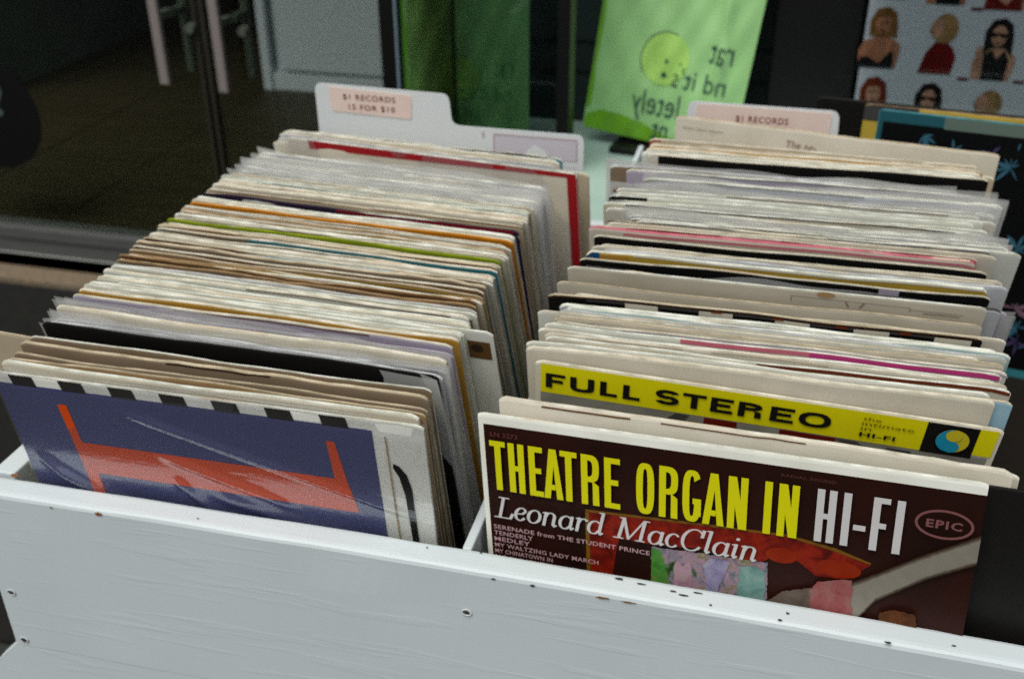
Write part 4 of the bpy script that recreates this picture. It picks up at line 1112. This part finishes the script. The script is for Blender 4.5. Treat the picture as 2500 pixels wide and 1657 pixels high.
def build_row(rowlist, zf, leanf, yawf, xf, group, rowname, nick0):
    nick = nick0; cnt = 0
    rnd = random.Random(11 if rowname == 'left' else 23)
    # a second sleeve is slipped in where the filing leaves room
    full = []
    pool = ['white'] * 5 + ['offwhite'] * 5 + ['palegrey'] * 3 + ['cream'] * 3 + ['tan', 'tan', 'grey', 'mottled', 'mottled', 'dkgrey', 'brown', 'darkbrown']
    if rowname == 'right': pool = ['white'] * 5 + ['offwhite'] * 5 + ['palegrey'] * 3 + ['cream'] * 3 + ['tan', 'mottled']
    else: pool += ['kraft', 'kraft', 'umber']
    neutral = ('white', 'offwhite', 'palegrey', 'cream', 'tan', 'kraft')
    for i, e in enumerate(rowlist):
        if full:
            a = full[-1]; g = e[0] - a[0]
            stop = any(k in e[3] for k in ('checks', 'green', 'red', 'boxes', 'nf', 'pl')) and not ('pl' in e[3] and 'pl' in a[3] and g > .0085)
            if .0055 < g < .0125 and not stop and rnd.random() < .55:
                full.append((a[0] + g * .5, (a[1] if a[1] in neutral and rnd.random() < .55 else rnd.choice(pool)), (a[2] if a[2] in neutral and rnd.random() < .5 else rnd.choice(['white', 'white', 'offwhite', 'palegrey', 'cream'])), dict(tear=rnd.choice([.0008, .0016, .003]), dz=rnd.uniform(-.0035, .0022), t=rnd.uniform(.0013, .0026), **(dict(pl='milky') if 'pl' in e[3] else {})), None, None))
        full.append(e)
    for i, (y, fr, ed, o, own, lab) in enumerate(full):
        x = xf(y) + o.get('dx', 0) + rnd.uniform(-.0025, .0025) * (0 if own else 1)
        z = zf(y) + o.get('dz', 0) - (.005 if o.get('pl') == 'milky' else 0) + rnd.uniform(-.0016, .0014) * (.3 if own else 1)
        if rowname == 'right' and not art_keys(o):
            x += rnd.uniform(.004, .018) if .099 < y < .29 else (rnd.uniform(.0, .032) if .29 < y < .43 else 0)
        W = o.get('W', .315) + rnd.uniform(-.0015, .0015)
        pr = list(o.get('prints', ()))
        art = []
        side = o.get('side')
        if fr in ('white', 'offwhite', 'palegrey', 'paleteal') and ed in ('cream', 'offwhite', 'tan') and rnd.random() < .8: ed = 'white' if rnd.random() < .6 else 'offwhite'
        if o.get('checks'):
            pr = [(.0, .315, .0, .0022, 'darkbrown')] + [(.03 + k * .056, .03 + k * .056 + .030, .0020, .0042, 'dkgrey') for k in range(5)] + [(.06 + k * .056, .085 + k * .056, .0021, .02, 'offwhite') for k in range(5)] \
                + [(.125 + k * .045, .133 + k * .045, .0002, .0026, 'rust') for k in range(4)]
        if o.get('boxes'):
            gm = plain('print_faint', (150, 136, 116), .6)
            art = [(band([(.175, -.012), (.175, -.007), (.262, -.0075), (.262, -.012)], .0005) + band([(.215, -.0075), (.218, -.013)], .0012) + band([(.229, -.0075), (.226, -.013)], .0012) + band([(.262, -.0095), (.30, -.0098)], .0005)
                    + scribble(.272, .298, -.012, .0012), gm),
                   ([ell(.2, -.0025, .007, .003, 14)], plain('print_stain', (196, 160, 110), .7))]
        if o.get('green'):
            pr = [(.006, .0135, .006, .20, 'green'), (.0125, .021, .006, .0115, 'green')]
        if o.get('stamp'):
            art = [([rect(.2935, .3110, -.030, -.011)], plain('print_stampbrown', (104, 74, 36), .6)), ([ell(.3005, -.0185, .005, .0045, 14)], plain('print_stampdark', (52, 36, 22), .6))]
        if o.get('sticker'):
            art = [([rect(.238, .268, -.0125, -.0015)], plain('sticker_pale', (214, 224, 214), .5))]
        if o.get('red'):
            art = [([[(.026, -.0006), (.3240, -.0006), (.3240, -.0056), (.026, -.0110)], rect(.3145, .3245, -.30, -.0056)], ink('red'))]
            W = .325
            side = ink('red')
        kw = dict(front=fr, edge=ed, W=W, t=o.get('t', rnd.choice([.0016, .0018, .0020, .0024, .0030])), side=side, tear=o.get('tear', .0008) * .5,
                  wave=0 if art else .0005 + rnd.uniform(0, .0005), bow=o.get('bow', 0), prints=pr, art=art, corner=o.get('corner', .0014), wear=max(-.5, o.get('wear', -.3 if o.get('pl') else .4)))
        if own:
            label = lab; nick = own; cnt = 0
        else:
            cnt += 1
            cn = COLN.get(fr, fr)
            ty = 'plastic-covered record' if o.get('pl') else 'sleeve'
            label = f"{cn} {ty}, {ORD[cnt - 1]} behind the {nick} in the {rowname} row"
        if o.get('pl'):
            kw['plastic'] = o['pl']
            fk = {}
            if o.get('flare'): fk['flare'] = o['flare']
            fk['W'] = max(.322, W + .004) + rnd.uniform(-.002, .004)
            if o['pl'] == 'clear': fk['m'] = film('clear_film2', .10, (230, 232, 240), .15, .2)
            kw['film_kw'] = fk
        add_record((x, y, z), leanf(y) + radians(rnd.uniform(-.25, .25)), yawf(y) + rnd.uniform(-.003, .003), o.get('roll', 0) + rnd.uniform(-.003, .003), label=label, group=group,
                   seed=i * 7 + (1000 if rowname == 'right' else 0), **kw)
build_row(LEFT, zl, lean_l, yaw_l, lambda y: -.352, GL_, 'left', 'indigo front sleeve')
build_row(RIGHT, zr, lean_r, yaw_r, x_r, GR, 'right', 'off-white sleeve')

# wide tan sleeve at the very back of the right row
gm = plain('print_faded', (150, 120, 112), .6)
add_record((.065, .556, .033), radians(7), radians(-7.5), radians(.6), 'cream', 'tan', W=.322, t=.003, tear=.001, seed=501, wear=.3, side='tan',
           art=[(fit(text_tris('The', 0, .2, 1, 3), .118, .133, -.0200, -.0120) + scribble(.137, .184, -.0175, .0030), gm), (scribble(.008, .021, -.012, .0012) + scribble(.023, .034, -.0122, .0012) + scribble(.0365, .052, -.0124, .0012), gm)],
           label='wide tan sleeve with faded print at the back of the right row', group=GR)
add_record((.060, .530, .016), radians(8), radians(-6.5), radians(.4), 'tan', 'cream', W=.322, t=.003, tear=.002, seed=502, side='brown',
           label='stained tan sleeve directly before the wide tan one, right row', group=GR)

add_record((.044, .0145, -.010), radians(0), radians(-5.3), radians(-2.9), 'black', 'black', W=.318, t=.002, seed=503, tear=.0002, wave=0, wear=-.5,
           label='plain black sleeve jutting out right behind the yellow lettered front sleeve', group=GR)

# floral, orange and dark sleeves at the far right
def art_floral():
    A = []
    A.append(([rect(.006, .32, -.31, -.013)], plain('print_night', (12, 13, 14), .4)))
    A.append(([rect(.001, .070, -.0135, -.0008), rect(.001, .006, -.12, -.0135)], plain('print_teal_tape', (36, 90, 98), .45)))
    A.append(([rect(.0705, .205, -.0150, -.0008)], plain('print_mint_tape', (100, 118, 108), .5)))
    A.append(([rect(.2055, .32, -.0150, -.0008)], plain('print_dark_teal', (40, 72, 74), .5)))
    rnd = random.Random(5)
    cols = [plain('flower_blue', (58, 104, 124), .5), plain('flower_pink', (124, 92, 108), .5), plain('flower_violet', (72, 62, 100), .5), plain('flower_deepblue', (32, 70, 88), .5)]  # flower colours darkened to paint in the shade at the far right
    bl = {0: [], 1: [], 2: [], 3: []}
    def leaf(cx, cz, a, l, wd):
        pts = []
        for s in (1, -1):
            rng = [0, .25, .5, .75, 1] if s > 0 else [.75, .5, .25]
            for t_ in rng:
                o_ = s * wd * sin(pi * t_)
                pts.append((cx + l * t_ * cos(a) - o_ * sin(a), cz + l * t_ * sin(a) + o_ * cos(a)))
        return pts
    spots = [(.018, -.030, 1), (.052, -.024, 0), (.085, -.038, 0), (.125, -.036, 2), (.150, -.030, 0), (.185, -.045, 0), (.215, -.034, 1)]
    for i in range(80): spots.append((rnd.uniform(.012, .31), rnd.uniform(-.28, -.05), rnd.choice([0, 0, 1, 2, 3, 3])))
    for (x, z, c) in spots:
        n = rnd.choice([2, 3, 5, 6, 8, 9]); a0 = rnd.uniform(0, 6)
        for k in range(n):
            if rnd.random() < .15: continue
            l = rnd.uniform(.007, .024)
            q = leaf(x, z, a0 + k * (2 * pi / n * .85 if n > 4 else .5), l, l * rnd.choice([.05, .07, .10, .15]))
            if all(.007 < p[0] < .318 and p[1] < -.0158 for p in q): bl[c].append(q)
    for c in bl: A.append((bl[c], cols[c]))
    return A
G3 = 'records at the far right behind the rows'
add_record((.281, .674, .020), radians(5), radians(-8), radians(.3), 'teal', 'teal', W=.322, t=.003, tear=.0003, wave=0, art=art_floral(), seed=504, wear=-.2,
           label='black sleeve printed with blue and pink flowers, far right', group=G3)
add_record((.268, .716, .013), radians(5), radians(-7), 0, 'mustard', 'kraft', W=.322, seed=505, tear=.0006, wear=0, prints=[(.0, .06, .0, .02, 'dkgrey')],
           label='dull yellow sleeve behind the flower printed one, far right', group=G3)
add_record((.215, .735, .012), radians(5), radians(-7), 0, 'black', 'black', W=.335, seed=506, tear=.0003, wear=-.5,
           label='black sleeve behind the dull yellow one, far right', group=G3)

# ------------------------------------------------------------------ plastic dividers with price tabs
DIV = plain('divider_plastic', (212, 216, 216), .42, .4)
PINKL = noisy('label_paper', (228, 208, 198), (222, 198, 186), 30, .6); REDI = plain('label_ink', (112, 28, 20), .6)
def rounded(pts, r, n=5):
    out = []
    m = len(pts)
    for i in range(m):
        p0, p1, p2 = Vector(pts[i - 1]), Vector(pts[i]), Vector(pts[(i + 1) % m])
        a = (p0 - p1).normalized(); b = (p2 - p1).normalized()
        for k in range(n + 1):
            t_ = k / n
            q = (p1 + a * r) * (1 - t_) ** 2 + p1 * 2 * t_ * (1 - t_) + (p1 + b * r) * t_ ** 2
            out.append((q.x, q.y))
    return out
def divider(mw, outline, label, tabrect, lines, extra=None):
    root = empty('bin_divider', mw); tag(root, label, 'bin divider', 'tabbed plastic dividers')
    pts = rounded(outline, .009)
    mb = MB(); th = .0016
    mb.face([(x, -th / 2, z) for x, z in pts], DIV); mb.face([(x, th / 2, z) for x, z in pts][::-1], DIV)
    for a, b in zip(pts, pts[1:] + pts[:1]): mb.face([(a[0], -th / 2, a[1]), (a[0], th / 2, a[1]), (b[0], th / 2, b[1]), (b[0], -th / 2, b[1])], DIV)
    mb.build('card', root)
    mb = MB()
    lp = rounded(tabrect, .004)
    mb.face([(x, -th / 2 - .0006, z) for x, z in lp], PINKL)
    for a, b in zip(lp, lp[1:] + lp[:1]): mb.face([(a[0], -th / 2 - .0006, a[1]), (a[0], -th / 2, a[1]), (b[0], -th / 2, b[1]), (b[0], -th / 2 - .0006, b[1])], PINKL)
    for txt, x0, x1, z0, z1 in lines:
        for q in fit(text_tris(txt, .004, 0, 1.12, 3), x0, x1, z0, z1): mb.face([(x, -th / 2 - .0010, z) for x, z in q], REDI)
    mb.build('price_label', root)
    if extra:
        mb = MB(); extra(mb, -th / 2 - .0004); mb.build('old_label', root)
    return root
# left divider: local x from its left edge, z from the shoulder line
zs = .0185
def old_label(mb, y):
    RES = plain('tape_residue', (196, 190, 198), .35); RE = plain('residue_edge', (172, 136, 136), .6)
    mb.face([(x, y, z) for x, z in rect(.205, .296, -.030, -.006)], RES)
    mb.face([(x, y - .0003, z) for x, z in [(.236, -.030), (.243, -.020), (.251, -.014), (.262, -.020), (.268, -.030)]], DIV)
    for q in band([(.205, -.030), (.205, -.0055), (.2965, -.0055), (.2965, -.030)], .0007) + band([(.193, -.010), (.193, -.004)], .0014): mb.face([(x, y - .0006, z) for x, z in q], RE)
divider(Matrix.Translation((-.330, .513, zs)) @ Matrix.Rotation(radians(-.5), 4, 'Z'),
        [(.003, -.30), (.304, -.30), (.304, 0), (.158, 0), (.155, .034), (0, .0365)],
        'white divider with a pink tab reading 15 for 10, back of the left row', [(.018, .006), (.112, .003), (.113, .030), (.016, .0335)],
        [('$1 RECORDS', .033, .094, .0195, .0265), ('15 FOR $10', .039, .093, .0085, .0155)], old_label)
divider(Matrix.Translation((.068, .600, .0)) , [(.0, -.29), (.32, -.29), (.32, .0), (.168, .0), (.166, .036), (.005, .0365)],
        'white divider with a wide pink tab, back of the right row', [(.013, .002), (.158, .0), (.159, .0335), (.015, .0345)],
        [('$1 RECORDS', .058, .114, .0165, .0245)])
